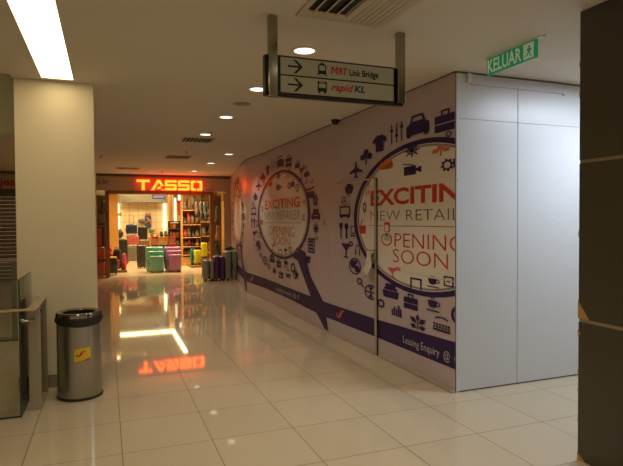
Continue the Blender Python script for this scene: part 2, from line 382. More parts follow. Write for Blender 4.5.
# ------------------------------------------------------------------ printed hoarding
PATH = [(0.212, 3.402), (3.0, 3.385), (6.2, 3.385), (6.9, 3.35), (7.4, 3.325), (8.0, 3.39), (9.4, 3.60), (9.9, 3.71), (11.97, 3.99)]
def wx(y):
    if y <= PATH[0][0]: return PATH[0][1]
    for (a, xa), (b, xb) in zip(PATH, PATH[1:]):
        if y <= b: return xa + (xb-xa)*(y-a)/(b-a)
    return PATH[-1][1]
hd = thing('printed_hoarding', 'long mauve printed hoarding with giant magnifying glasses hiding a closed shop unit', 'hoarding', (0, 0, 0))
m = MB(); vs = []
for y, x in PATH:
    vs.append([m.bm.verts.new(q) for q in ((x, y, 0.0), (x, y, H), (x+0.05, y, H), (x+0.05, y, 0.0))])
for a, b in zip(vs, vs[1:]):
    for i in range(4): m.bm.faces.new((a[i], b[i], b[(i+1) % 4], a[(i+1) % 4]))
m.bm.faces.new(vs[0]); m.bm.faces.new(vs[-1])
m.obj('sheet', M['hoard'], hd)
m = MB()
for (a, xa), (b, xb) in zip(PATH[:2], PATH[1:3]):
    pass
m.box(3.365, 3.40, 0.21, 1.58, 0, 0.022); m.box(3.355, 3.385, 1.70, 4.6, 0, 0.008)
m.obj('floor_track', M['doorpost'], hd)
# band
def bandtop(y):
    K = [(0.2, .455), (1.7, .41), (3.1, .395), (5.0, .41), (7.5, .44), (12, .45)]
    for (a, za), (b, zb) in zip(K, K[1:]):
        if y <= b: return za+(zb-za)*max(0, (y-a))/(b-a)
    return .45
def bandbot(y):
    K = [(0.2, .212), (1.7, .205), (3.4, .185), (5.0, .23), (7.5, .24), (12, .24)]
    for (a, za), (b, zb) in zip(K, K[1:]):
        if y <= b: return za+(zb-za)*max(0, (y-a))/(b-a)
    return .24
Yc1, PER = 0.80, 4.39
ys = sorted(set([0.206 + i*0.3 for i in range(39)] + [k[0] for k in PATH[1:-1]] + [11.9]))
b = bmesh.new(); strip(b, [(-y, bandtop(y)) for y in ys], [(-y, bandbot(y)) for y in ys])
b2 = bmesh.new(); strip(b2, [(-y, H-.002) for y in ys], [(-y, H-.016) for y in ys])
place(b2, 'top_joint', M['joint'], lambda u, v, o: (wx(-u)-o, -u, v), 0.003, hd)
place(b, 'footer_band', M['purple'], lambda u, v, o: (wx(-u)-o, -u, v), 0.003, hd)
SX = 1.78
def magnifier(Yc, full=True):
    clip = (Yc-0.207) if Yc-0.207 < 2.3 else None
    cuts = [Yc-k[0] for k in PATH[1:-1] if abs(Yc-k[0]) < 2.4]
    fn = lambda u, v, o: (wx(Yc-u)-o, Yc-u, v)
    cz, rr = (1.565, .765) if Yc < 3 else (1.645, .775)
    SX = 1.445/rr
    def P(b, n, mm, off, par): return place(b, n, mm, fn, off, par, clip, cuts)
    b = bmesh.new(); vsn = [b.verts.new(((rr-.035)*SX*math.cos(2*PI*i/72), cz+(rr-.035)*math.sin(2*PI*i/72), 0)) for i in range(72)]; b.faces.new(vsn)
    ln = P(b, 'magnifier_lens', M['lens'], 0.003, hd)
    P(ring2d(0, cz, rr-.052, rr-.078, SX), 'lens_shading', M['purple_soft'], 0.0036, ln)
    P(ring2d(0, cz, rr, rr-.052, SX), 'ring', M['purple'], 0.0045, ln)
    P(ring2d(0, cz, rr-.050, rr-.057, SX), 'ring_highlight', M['lens'], 0.0052, ln)
    b = bmesh.new()
    strip(b, [(.62, cz-.71), (.86, cz-.745), (1.04, .745), (1.30, .52), (1.45, .40), (1.69, .18), (2.00, .004)],
             [(.95, cz-.56), (1.22, 1.06), (1.30, .89), (1.45, .69), (1.77, .50), (1.98, .36), (2.12, .004)])
    P(b, 'handle', M['purple'], 0.0042, ln)
    if Yc < 8:
        TZ = [(1.705, 1.880), (1.540, 1.645), (1.477, 1.483), (1.260, 1.404), (1.094, 1.235)] if Yc < 3 else [(1.752, 1.928), (1.565, 1.708), (1.500, 1.507), (1.273, 1.440), (1.120, 1.255)]
        P(fit(text2d('EXCITING', .030), -1.0, 1.0, *TZ[0]), 'lettering', M['red'], 0.006, ln)
        P(fit(text2d('NEW RETAILER', -.018), -1.0, 1.0, *TZ[1]), 'lettering', M['greytext'], 0.006, ln)
        P(shape(R_(-1.07, TZ[2][0], 1.04, TZ[2][1])), 'divider_line', M['greytext'], 0.006, ln)
        P(fit(text2d('OPENING', -.014), -.75, .72, *TZ[3]), 'lettering', M['red'], 0.006, ln)
        P(fit(text2d('SOON', -.014), -.49, .49, *TZ[4]), 'lettering', M['red'], 0.006, ln)
    def I(kind, u, z, w, h, mm='purple', par=None):
        z = cz+(z-1.565)*rr/.765
        P(fit_unit(shape(*ICON[kind]), u-w/2, z-h/2, w, h), kind+'_pictogram', M[mm], 0.0065, ln)
    for a in [('car', -0.01, 2.474, 0.41, 0.214), ('briefcase', 0.45, 2.445, 0.33, 0.197), ('sliders', -0.41, 2.462, 0.27, 0.205), ('shirt', -0.78, 2.404, 0.34, 0.191), ('clover', -1.11, 2.288, 0.32, 0.185), ('plane', -1.38, 2.160, 0.36, 0.196), ('leaf', -1.58, 1.932, 0.27, 0.192), ('note', -1.74, 1.810, 0.17, 0.077), ('tv', -1.71, 1.671, 0.31, 0.213), ('fork', -1.83, 1.409, 0.11, 0.208), ('spoon', -1.66, 1.411, 0.12, 0.203), ('cocktail', -1.64, 1.171, 0.38, 0.213), ('globe', -1.42, 0.976, 0.33, 0.208), ('magnifier', -1.27, 0.788, 0.20, 0.115), ('ball', -1.00, 0.704, 0.32, 0.174), ('gear', -0.76, 0.610, 0.18, 0.107), ('ship', -0.55, 0.775, 0.36, 0.153), ('briefcase', -0.14, 0.715, 0.26, 0.154), ('cup', 0.27, 0.746, 0.25, 0.135), ('chart', -0.42, 0.582, 0.20, 0.130), ('plant', -0.01, 0.530, 0.29, 0.160), ('keyboard', 0.39, 0.579, 0.27, 0.152), ('cup', 0.27, 0.960, 0.23, 0.110), ('film', 0.50, 0.986, 0.15, 0.093), ('gate', -0.04, 0.910, 0.21, 0.109), ('cocktail', -0.47, 0.986, 0.31, 0.121, 'redpink'), ('snowflake', -0.11, 2.240, 0.29, 0.131), ('camera', -0.11, 2.060, 0.34, 0.128), ('clover', 0.38, 2.181, 0.30, 0.100, 'orange'), ('gear', 0.48, 2.037, 0.20, 0.118), ('gear', 0.50, 2.312, 0.10, 0.059), ('cloud', -0.64, 2.162, 0.31, 0.151, 'orange'), ('note', -1.07, 1.904, 0.10, 0.148, 'redpink'), ('gear', -1.15, 1.695, 0.10, 0.134), ('basket', -1.20, 1.470, 0.17, 0.173, 'red'), ('laptop', -1.47, 1.408, 0.15, 0.134), ('headphones', -1.34, 1.184, 0.14, 0.156), ('umbrella', 1.30, 2.113, 0.29, 0.185), ('cocktail', 1.10, 2.198, 0.28, 0.212), ('bag', 0.89, 2.346, 0.23, 0.119), ('note', 1.53, 2.036, 0.12, 0.061), ('clapper', 1.44, 1.874, 0.34, 0.170), ('flower', 1.66, 1.755, 0.21, 0.180), ('armchair', 1.67, 1.548, 0.34, 0.164), ('snowflake', 1.67, 1.349, 0.25, 0.166), ('film', 1.70, 1.207, 0.13, 0.040), ('cabinet', 1.48, 1.094, 0.28, 0.219), ('bird', 1.31, 0.864, 0.31, 0.139), ('rings', 0.69, 0.651, 0.33, 0.265), ('clover', 1.19, 1.74, .16, .12, 'orange'), ('plant', 1.15, 1.52, .14, .14, 'redpink'), ('cloud', .88, 1.02, .18, .12, 'redpink'), ('bag', .66, 2.07, .18, .13), ('ball', .88, 1.98, .2, .13), ('cup', .82, .60, .24, .13)]: I(*a)
def fit_unit(b, u, v, w, h):
    for q in b.verts: q.co.x = u+q.co.x*w; q.co.y = v+q.co.y*h
    return b
for k in range(3): magnifier(Yc1 + PER*k)
fnw = lambda u, v, o: (wx(-u)-o, -u, v)
for k in range(3):
    y = 1.08 + PER*k
    if k < 2:
        place(fitcap(text2d('Leasing Enquiry  @  0', -.004), -y, -y+0.91 if k == 0 else -y+1.2, .27 if k == 0 else .285, .345 if k == 0 else .350), 'lettering', M['whitetext'], fnw, 0.0075, hd, clip=-0.207)
    place(fit_unit(shape(*ICON['swoosh']), -(2.77+PER*k), .25 if k != 1 else .28, .25, .125), 'swoosh_logo', M['redpink'], fnw, 0.0075, hd)

# hoarding door: edge post, top bar, padlock and cloth
d = thing('hoarding_door', 'narrow timber door edge with padlock and hanging white cloth on the printed hoarding', 'door', (3.385, 1.655, 0))
MB().box(-0.012, -0.002, -0.015, 0.033, 0.0, 2.02, bev=0.002, seg=1).obj('edge_post', M['doorpost'], d)
MB().box(-0.008, -0.002, -0.028, -0.015, 0.0, 2.02).obj('door_gap', M['black'], d)
m = MB(); m.tube([(-0.03, -0.02, 2.02), (-0.06, 0.25, 2.010), (-0.05, 0.50, 2.0), (-0.02, 1.08, 2.020)], 0.010, n=8)
m.obj('top_bar', M['rail'], d, smooth=True)
m = MB(); m.box(-0.05, -0.02, -0.03, 0.02, 1.12, 1.17, bev=0.006); m.tube([(-0.035, -0.02, 1.17), (-0.035, -0.02, 1.205), (-0.035, 0.01, 1.205), (-0.035, 0.01, 1.17)], 0.004)
m.tube([(-0.04, -0.01, 1.20), (-0.045, 0.08, 1.195), (-0.05, 0.15, 1.205)], 0.006)
m.obj('padlock', M['steel'], d)
b = bmesh.new(); g = []
for j in range(8):
    r = []
    for i in range(9):
        t = i/8; z = 1.19 - 0.25*(j/7)*(0.55+0.45*math.sin(t*PI)) - (0.10*t*(j/7))
        r.append(b.verts.new((-0.055-0.02*math.sin(t*9+j*.6)-0.004*j, -0.01+0.20*t*(0.55+0.45*j/7), z)))
    g.append(r)
for j in range(7):
    for i in range(8): b.faces.new((g[j][i], g[j][i+1], g[j+1][i+1], g[j+1][i]))
x = MB(); x.bm.free(); x.bm = b; cl = x.obj('cloth', M['cloth'], d, smooth=True)
md = cl.modifiers.new('s', 'SOLIDIFY'); md.thickness = 0.004
# stickers
fns = lambda u, v, o: (wx(-u)-o, -u, v)
s = thing('notice_sticker', 'small red and white sticker on the first lens beside the hoarding door', 'sticker', (3.39, 1.42, 1.47))
s.location = (0, 0, 0)
place(shape(R_(-1.475, 1.415, -1.355, 1.52)), 'card', M['red'], fns, 0.009, s)
place(shape(R_(-1.455, 1.42, -1.375, 1.49)), 'card_face', M['cloth'], fns, 0.011, s)
s2 = thing('notice_sticker', 'small blue and white sticker stuck just below the red one on the hoarding', 'sticker')
place(shape(R_(-1.475, 1.32, -1.355, 1.40)), 'card', M['signface'], fns, 0.009, s2)
place(shape(C_(-1.415, 1.383, .016, k=1.5)), 'emblem', M['navy'], fns, 0.011, s2)
s3 = MB().box(-0.004, 0.0, -0.05, 0.05, -0.03, 0.03).obj('notice_sticker', M['signface'], loc=(3.373, 3.24, 1.515))
tag(s3, 'tiny pale square sticker on bare hoarding right of the second magnifying glass', 'sticker')
tp = MB().poly([(0, 0.45, 0.02), (0, 0.05, 0.008), (0, -0.62, 0.0), (0, -0.62, 0.012), (0, 0.0, 0.022)]).obj('tape_strip', M['cloth'], loc=(3.392, 0.84, 0.99))
tag(tp, 'pale adhesive tape strip across the lower edge of the near printed lens', 'tape')

# ------------------------------------------------------------------ white boarding
wb = thing('white_boarding', 'tall white laminate boarding closing off the unit, facing the camera', 'boarding', (3.415, 0.21, 0))
xs = [-0.006, 0.679, 1.48, 2.70, 3.92, 4.57]
for a, b_ in zip(xs, xs[1:]):
    MB().box(a+0.003, b_-0.003, 0.0, 0.04, 0.012, 2.4368, bev=0.002, seg=1).obj('board', M['board'], wb)
    MB().box(a+0.003, b_-0.003, 0.0, 0.04, 2.4388, H, bev=0.002, seg=1).obj('board', M['board'], wb)
MB().box(0, 4.57, 0.012, 0.05, 0.0, H-0.001).obj('joint_backing', M['joint'], wb)
MB().box(-0.011, -0.004, 0.002, 0.045, 0.0, H-0.001).obj('corner_gap', M['joint'], wb)
m = MB()
for z in [0.18, 0.5, 0.9, 1.25, 1.5, 1.9, 2.3]:
    for xx in (0.02, 0.64, 1.18, 1.46): m.cyl((xx+0.01*math.sin(z*9), -0.0012, z), (xx+0.01*math.sin(z*9), 0.003, z), 0.0032, n=8)
sc_ = m.obj('screw_head', M['joint'], wb); sc_['kind'] = 'stuff'
MB().box(-0.006, 4.57, -0.004, 0.0, H-0.016, H-0.001).obj('top_joint', M['joint'], wb)
bt = thing('wall_batten', 'lilac plastic batten fixed along the top of the white boarding', 'batten', (3.53, 0.205, 2.77))
MB().box(0.03, 1.10, -0.010, 0.0, -0.025, 0.062, bev=0.002).obj('batten_cover', M['batten'], bt)
MB().box(-0.01, 0.035, -0.018, 0.0, -0.015, 0.070, bev=0.006).obj('end_cap', M['batten_end'], bt)
MB().box(1.10, 1.135, -0.012, 0.0, -0.040, 0.050, bev=0.002).obj('end_cap', M['batten'], bt)

# ------------------------------------------------------------------ exit sign
ks = thing('exit_sign', 'green lit exit sign hung under the ceiling beside the white boarding', 'sign', (3.44, -0.17, 2.85))
MB().box(-0.010, 0.010, -0.535, 0.0, -0.138, -0.004, bev=0.002, seg=1).obj('panel', M['green'], ks)
MB().box(-0.014, 0.014, -0.60, 0.05, -0.006, 0.0).obj('ceiling_bracket', M['trimwhite'], ks)
kf = lambda u, v, o: (-0.010-o, -u, v)
place(fit(text2d('KELUAR', .026), .014, .392, -.126, -.018), 'lettering', M['exitletter'], kf, .002, ks)
place(shape(*frame_(.41, -.128, .515, -.016, .010)), 'pictogram_frame', M['exitletter'], kf, .002, ks)
place(shape(R_(.42, -.118, .505, -.026)), 'pictogram_field', M['exitletter'], kf, .0015, ks)
place(shape(C_(.470, -.042, .009), [(.445, -.055), (.475, -.050), (.482, -.08), (.462, -.084)], [(.462, -.08), (.474, -.084), (.494, -.112), (.484, -.115)], [(.464, -.08), (.456, -.1), (.432, -.108), (.432, -.1), (.45, -.092), (.456, -.078)], [(.475, -.052), (.495, -.066), (.492, -.072), (.473, -.062)]), 'running_figure', M['green'], kf, .0025, ks)

# ------------------------------------------------------------------ hanging direction sign
hs = thing('direction_sign', 'black framed direction sign with two rows of arrows hanging on chrome posts', 'sign', (1.565, -0.44, 2.35))
for x in (-0.038, 0.895):
    MB().box(x-0.030, x+0.030, -0.030, 0.012, -0.012 if x < 0 else 0.012, 0.50, bev=0.004).obj('hanging_post', M['chrome'], hs)
def tilt(x): return 0.018*(x/0.85)
m = MB(); m.box(-0.085, 0.935, 0.012, 0.060, 0.002, 0.262, bev=0.004)
fr = m.obj('frame', M['blackgloss'], hs)
m = MB()
m.box(0.0, 0.852, -0.012, 0.02, 0.008, 0.258, bev=0.003); m.obj('casing', M['blackgloss'], hs)
MB().box(0.014, 0.838, -0.0155, -0.010, 0.022, 0.128).obj('message_panel', M['signface'], hs)
MB().box(0.014, 0.838, -0.0155, -0.010, 0.138, 0.246).obj('message_panel', M['signface'], hs)
fr.data.update()
sf = lambda u, v, o: (u, -0.0155-o, v)
for vb in (0.075, 0.192):
    place(shape(R_(.062, vb-.006, .155, vb+.006), [(.100, vb+.043), (.120, vb+.043), (.166, vb), (.146, vb)], [(.100, vb-.043), (.120, vb-.043), (.166, vb), (.146, vb)]), 'arrow', M['blackgloss'], sf, .0015, hs)
place(shape(R_(.272, .160, .330, .222), R_(.283, .222, .319, .230), R_(.296, .230, .306, .238), [(.272, .160), (.262, .150), (.270, .150), (.284, .160)], [(.330, .160), (.340, .150), (.332, .150), (.318, .160)]), 'train_pictogram', M['blackgloss'], sf, .0015, hs)
place(shape(R_(.281, .184, .321, .216)), 'train_window', M['signface'], sf, .003, hs)
place(shape(R_(.268, .046, .334, .112), R_(.274, .034, .288, .046), R_(.314, .034, .328, .046)), 'bus_pictogram', M['blackgloss'], sf, .0015, hs)
place(shape(R_(.277, .070, .325, .098), R_(.286, .103, .316, .108)), 'bus_window', M['signface'], sf, .003, hs)
_m = shape([(0, 0), (.22, 0), (.22, 1), (0, 1)], [(.78, 0), (1, 0), (1, 1), (.78, 1)], [(.10, 1), (.30, 1), (.58, .35), (.42, .35)], [(.70, 1), (.90, 1), (.58, .35), (.42, .35)])
for q in _m.verts: q.co.x = .362+q.co.x*.048+q.co.y*.008; q.co.y = .168+q.co.y*.048
place(_m, 'lettering', M['stickred'], sf, .0015, hs)
place(fit(text2d('RT', .03, .2), .418, .486, .168, .216), 'lettering', M['stickred'], sf, .0015, hs)
place(fitcap(text2d('Link Bridge', .026), .500, .718, .170, .212), 'lettering', M['blackgloss'], sf, .0015, hs)
place(fitcap(text2d('rapid', .025, .25), .366, .530, .060, .106), 'lettering', M['stickred'], sf, .0015, hs)
place(fit(text2d('KL', .035, .2), .534, .618, .060, .106), 'lettering', M['navy'], sf, .0015, hs)

# ------------------------------------------------------------------ ceiling fixtures
def light_area(name, loc, r, W, col, shape_='DISK', sy=None, rot=None, spread=None):
    l = bpy.data.lights.new(name, 'AREA'); l.shape = shape_; l.size = r*2 if shape_ == 'DISK' else r
    if sy: l.size_y = sy
    l.energy = W; l.color = col
    if spread: l.spread = math.radians(spread)
    o = bpy.data.objects.new(name, l); COL.objects.link(o); o.location = loc
    if rot: o.rotation_euler = rot
    return o
def downlight(label, x, y, W=4.0, col=(1, .88, .68), glow='lampglow'):
    t = thing('ceiling_downlight', label, 'ceiling light', (x, y, H), group='recessed ceiling downlights')
    MB().lathe([(0.078, -0.002), (0.080, -0.007), (0.104, -0.006), (0.106, 0.0)], n=40).obj('trim_ring', M['trimwhite'], t, smooth=True)
    MB().cyl((0, 0, -0.004), (0, 0, -0.001), 0.080, n=32).obj('lamp_face', M[glow], t)
    light_area('downlight_lamp', (x, y, H-0.012), 0.07, W, col, spread=105)
DL = [('large round downlight just left of the hanging direction sign', 1.96, 0.13),
      ('round downlight seen beside the bottom of the sign left post', 1.945, 1.42),
      ('round downlight just beyond the round grey ceiling speaker', 1.95, 2.94),
      ('round downlight partly hidden by a sprinkler before the near corridor vent', 1.94, 4.38),
      ('small downlight near the hoarding, first of three toward the luggage shop', 2.79, 6.65),
      ('small downlight near the hoarding, middle of three toward the luggage shop', 2.76, 8.40),
      ('small downlight directly above the red shop sign', 2.70, 10.45)]
for a in DL: downlight(*a)
downlight('downlight above the open corridor floor behind the camera', 1.96, -1.6, W=4)
downlight('downlight above the far left floor behind the camera', 1.96, -3.4, W=4)
# cool lamp above the passage behind the dark pillar
t = thing('ceiling_lamp', 'cool white lamp over the passage behind the dark pillar', 'ceiling light', (5.0, -0.75, H))
MB().box(-0.6, 0.6, -0.14, 0.14, -0.03, 0, bev=0.004).obj('housing', M['trimwhite'], t)
MB().box(-0.57, 0.57, -0.11, 0.11, -0.034, -0.028).obj('diffuser', M['coolglow'], t)
light_area('passage_lamp', (5.0, -0.75, H-0.045), 1.1, 38, (0.78, 0.87, 1.0), 'RECTANGLE', 0.2)
# long light panel
t = thing('light_panel', 'long bright rectangular light panel in the ceiling running up to the cream column', 'ceiling light', (0.13, -1.6, H))
MB().box(-0.13, 0.13, -3.2, 3.23, -0.006, -0.001).obj('diffuser', M['panel'], t)
m = MB(); m.box(-0.138, -0.13, -3.2, 3.238, -0.009, 0); m.box(0.13, 0.138, -3.2, 3.238, -0.009, 0); m.box(-0.138, 0.138, 3.23, 3.238, -0.009, 0)
m.obj('frame', M['trimwhite'], t)
t = thing('void_fill_lamp', 'added fill lamp in the raised ceiling over the void left of the cream column', 'ceiling light', (-2.2, 3.4, 4.3))  # added fill lamp, no known fitting; brightens the dark faces of the void
MB().box(-0.6, 0.6, -0.2, 0.2, -0.04, 0, bev=0.004).obj('housing', M['trimwhite'], t); MB().box(-0.56, 0.56, -0.16, 0.16, -0.044, -0.038).obj('diffuser', M['lampglow'], t)
light_area('void_fill_light', (-2.2, 3.4, 4.24), 1.1, 20, (1, .86, .52), 'RECTANGLE', 0.3)
# vents
def vent(label, x0, x1, y0, y1, kind=0):
    cx, cy = (x0+x1)/2, (y0+y1)/2; w, l = (x1-x0)/2, (y1-y0)/2
    t = thing('ceiling_vent', label, 'air vent', (cx, cy, H), group='square ceiling air diffusers')
    m = MB(); e = 0.035
    m.box(-w, w, -l, -l+e, -0.010, 0); m.box(-w, w, l-e, l, -0.010, 0); m.box(-w, -w+e, -l+e, l-e, -0.010, 0); m.box(w-e, w, -l+e, l-e, -0.010, 0)
    m.obj('vent_frame', M['vent'], t)
    MB().box(-w+e, w-e if not kind else -0.02, -l+e, l-e-(0.08 if kind else 0), -0.003, 0.0).obj('duct_shadow', M['ventdark'], t)
    if kind: MB().box(-0.02, w-e, -l+e, l-e, -0.008, 0.0).obj('blank_plate', M['vent'], t); MB().box(-w+e, -0.02, l-e-.08, l-e, -0.008, 0.0).obj('blank_plate', M['vent'], t)
    m = MB(); n = 7
    for i in range(n):
        x = -w+e+0.01 + (2*w-2*e-0.02)*(i+0.5)/n
        if kind == 0 or i < 4: m.box(-0.004, 0.004, -(l-e) , l-e-(0.08 if kind else 0), -0.022, 0.022, mtx=Matrix.Translation((x, 0, -0.012)) @ Matrix.Rotation(math.radians(50), 4, 'Y') @ Matrix.Diagonal((1, 1, 0.7, 1)))
    if kind:
        for i in range(6):
            x = 0.04 + (w-e-0.05)*(i+0.5)/6
            m.box(x-0.004, x+0.004, -(l-e), l-e, -0.013, -0.006)
    m.obj('louvre', M['vent'], t)
vent('large square vent at the top edge above the direction sign', 1.66, 2.28, -1.12, -0.52, 1)
vent('square vent in the corridor ceiling nearer of two with red lit edges', 1.65, 2.18, 4.70, 5.22)
vent('square vent in the corridor ceiling farther of two with red lit edges', 1.65, 2.18, 7.10, 7.72)
vent('faint square vent in the ceiling left of the red shop sign', 0.76, 1.33, 9.9, 10.5)
t = thing('ceiling_speaker', 'round grey flush speaker grille between two downlights', 'speaker', (1.955, 2.14, H))
MB().lathe([(0.0, -0.012), (0.07, -0.012), (0.085, -0.008), (0.10, -0.004), (0.102, 0.0)], n=36).obj('grille', M['skirt'], t, smooth=True)
def sprinkler(label, x, y):
    t = thing('ceiling_sprinkler', label, 'sprinkler', (x, y, H), group='ceiling fire sprinklers')
    MB().cyl((0, 0, -0.006), (0, 0, 0), 0.035, n=16).obj('plate', M['vent'], t)
    m = MB(); m.cyl((0, 0, -0.05), (0, 0, -0.005), 0.010, n=8); m.cyl((0, 0, -0.056), (0, 0, -0.050), 0.024, n=12)
    m.obj('sprinkler_head', M['steel'], t)
sprinkler('sprinkler hanging in front of the fourth corridor downlight', 1.985, 4.15)
sprinkler('sprinkler between the two red lit corridor vents', 1.94, 6.4)
sprinkler('sprinkler close above the red shop sign', 1.90, 10.6)
sprinkler('sprinkler by the right edge of the cream column', 0.45, 7.6)
t = thing('security_camera', 'small black dome camera where the hoarding meets the ceiling', 'camera', (3.325, 2.67, H))
MB().cyl((0, 0, -0.022), (0, 0, 0), 0.055, n=24).obj('base', M['black'], t)
MB().sphere((0, 0, -0.024), 0.044, (1, 1, 0.9), n=20).obj('dome', M['blackgloss'], t, smooth=True)

# ------------------------------------------------------------------ litter bin
t = thing('litter_bin', 'brushed steel round litter bin with black bag rim and yellow sticker', 'bin', (0.285, 1.415, 0))
MB().lathe([(0.0, 0.0), (0.188, 0.0), (0.192, 0.006), (0.192, 0.022), (0.184, 0.026)], n=56).obj('base_ring', M['black'], t, smooth=True)
MB().lathe([(0.184, 0.024), (0.184, 0.66)], n=56).obj('drum', M['steel'], t, smooth=True)
m = MB(); b = bmesh.new(); R0 = []
for z, r in ((0.648, 0.190), (0.658, 0.197), (0.692, 0.198), (0.712, 0.194)):
    R0.append([b.verts.new(((r+(0.004*math.sin(7*a)+0.003*math.sin(17*a) if z < 0.67 else 0))*math.cos(a), (r+(0.004*math.sin(7*a) if z < 0.67 else 0))*math.sin(a), z+(0.010*math.sin(2*a+1.2) if z < 0.67 else 0))) for a in [2*PI*i/56 for i in range(56)]])
for a_, b2 in zip(R0, R0[1:]):
    for i in range(56): b.faces.new((a_[i], a_[(i+1) % 56], b2[(i+1) % 56], b2[i]))
m._merge(b); m.obj('bag_rim', M['black'], t, smooth=True)
MB().lathe([(0.190, 0.708), (0.191, 0.745), (0.186, 0.753), (0.172, 0.756), (0.145, 0.750), (0.138, 0.743)], n=56).obj('lid_ring', M['chrome'], t, smooth=True)
MB().lathe([(0.138, 0.744), (0.136, 0.62), (0.0, 0.56)], n=40).obj('inner_bag', M['black'], t, smooth=True)
def cylf(u, v, o):
    a = math.radians(-86) + u/0.185; return ((0.1845+o)*math.cos(a), (0.1845+o)*math.sin(a), v)
cu = [.08, -.06, -.04, -.02, 0, .02, .04, .06]
place(shape([(-.047, .345), (.085, .355), (.085, .462), (-.045, .452)]), 'sticker', M['yellow'], cylf, .002, t, cuts=cu)
place(shape([(.01, .342), (.085, .356), (.085, .370), (.04, .361)]), 'sticker_stripe', M['stickred'], cylf, .003, t, cuts=cu)
place(fit_unit(shape(*ICON['swoosh']), -.032, .385, .080, .052), 'sticker_logo', M['stickred'], cylf, .003, t, cuts=cu)

# ------------------------------------------------------------------ glass balustrade
t = thing('glass_balustrade', 'corner glass balustrade with flat handrail and posts against the cream column', 'railing', (-0.13, 1.01, 0))
MB().box(-2.6, 0.0, -0.006, 0.006, 0.0, 1.09).obj('glass_panel', M['glass'], t)
MB().box(-0.006, 0.006, 0.012, 0.73, 0.0, 1.09).obj('glass_panel', M['glass'], t)
m = MB(); m.box(-0.004, 0.008, -0.0065, 0.0065, 0, 1.091); m.box(-0.004, 0.004, 0.0, 0.73, 1.089, 1.092)
m.box(-2.6, 0.0, -0.008, 0.008, 0.0, 0.010); m.box(-0.008, 0.008, 0.0, 0.73, 0.0, 0.010)
m.obj('glass_edging', M['glassedge'], t)
m = MB(); m.box(0.058, 0.128, -0.06, 0.735, 0.845, 0.862, bev=0.003); m.obj('handrail', M['rail'], t)
m = MB(); m.box(-2.6, 0.058, -0.06, -0.012, 0.848, 0.862, bev=0.003); m.obj('handrail', M['rail'], t)
for y in (0.13, 0.62): MB().box(0.045, 0.135, y, y+0.014, 0.0, 0.846, bev=0.002, seg=1).obj('railing_post', M['post'], t)
for y in (0.10, 0.59):
    m = MB(); m.cyl((0.0, y+0.02, 0.74), (0.085, y+0.03, 0.74), 0.008, n=10); m.cyl((0.008, y+0.02, 0.74), (0.016, y+0.02, 0.74), 0.022, n=14); m.cyl((0.07, y+0.028, 0.74), (0.095, y+0.028, 0.74), 0.022, n=14)
    m.obj('glass_clamp', M['steel'], t)
t = thing('glass_balustrade', 'far glass balustrade seen through the nearer glass beyond the cream column', 'railing', (-0.36, 4.12, 0))
MB().box(-3.5, 0.0, -0.006, 0.006, 0.0, 1.05).obj('glass_panel', M['glass'], t)
MB().box(-3.5, 0.0, -0.012, 0.012, 0.0, 0.012).obj('floor_channel', M['glassedge'], t)
MB().box(-3.5, 0.02, -0.03, 0.03, 1.04, 1.06, bev=0.003).obj('handrail', M['rail'], t)
for x in (-0.25, -0.95, -1.65, -2.35): MB().box(x-0.03, x+0.03, 0.02, 0.035, 0.0, 1.04).obj('railing_post', M['post'], t)

# ------------------------------------------------------------------ far facade
FY = 12.0
m = MB(); m.box(-7, 4.03, FY-0.05, FY+0.05, 2.40, 2.78); hdr = m.obj('shop_header', M['header'])
tag(hdr, 'long beige fascia board above the luggage shop and the shuttered shop', 'fascia')
m = MB(); m.box(-7, 4.03, FY-0.12, FY+0.05, 2.78, 2.80); m.box(-7, 4.03, FY-0.08, FY+0.05, 2.80, H); struct(m.obj('trim_1', M['headerdark']))
struct(MB().box(3.83, 4.03, FY-0.06, FY+0.1, 0, 2.40).obj('trim_2', M['header']))
struct(MB().box(-0.95, 0.26, FY-0.04, FY+0.1, 0, 2.40).obj('wall_back', M['header']))
t = thing('roller_shutter', 'closed brown roller shutter of the shop left of the cream column', 'shutter', (-0.95, FY, 0))
m = MB()
for i in range(22): m.box(-6, 0, -0.02+0.012*(i % 2), 0.02, i*0.1, i*0.1+0.094, bev=0.012, seg=2)
m.obj('shutter_curtain', M['shutter'], t)
MB().box(-6, 0, -0.04, 0.04, 2.2, 2.398).obj('shutter_box', M['shutterbox'], t)
nf = lambda u, v, o: (u, FY-0.05-o, v)
o = place(fitcap(text2d('jes', .03), -2.02, -1.655, 2.49, 2.68), 'shop_lettering', M['stickred'], nf, .006, hdr)
o = place(fitcap(text2d('ks Bag', .02), .31, .62, 2.57, 2.70), 'shop_lettering', M['headerdark'], nf, .006, hdr)
o = place(fit(text2d('TASSO', .02), 3.25, 3.50, 2.425, 2.475), 'shop_lettering', M['headerdark'], nf, .004, hdr)

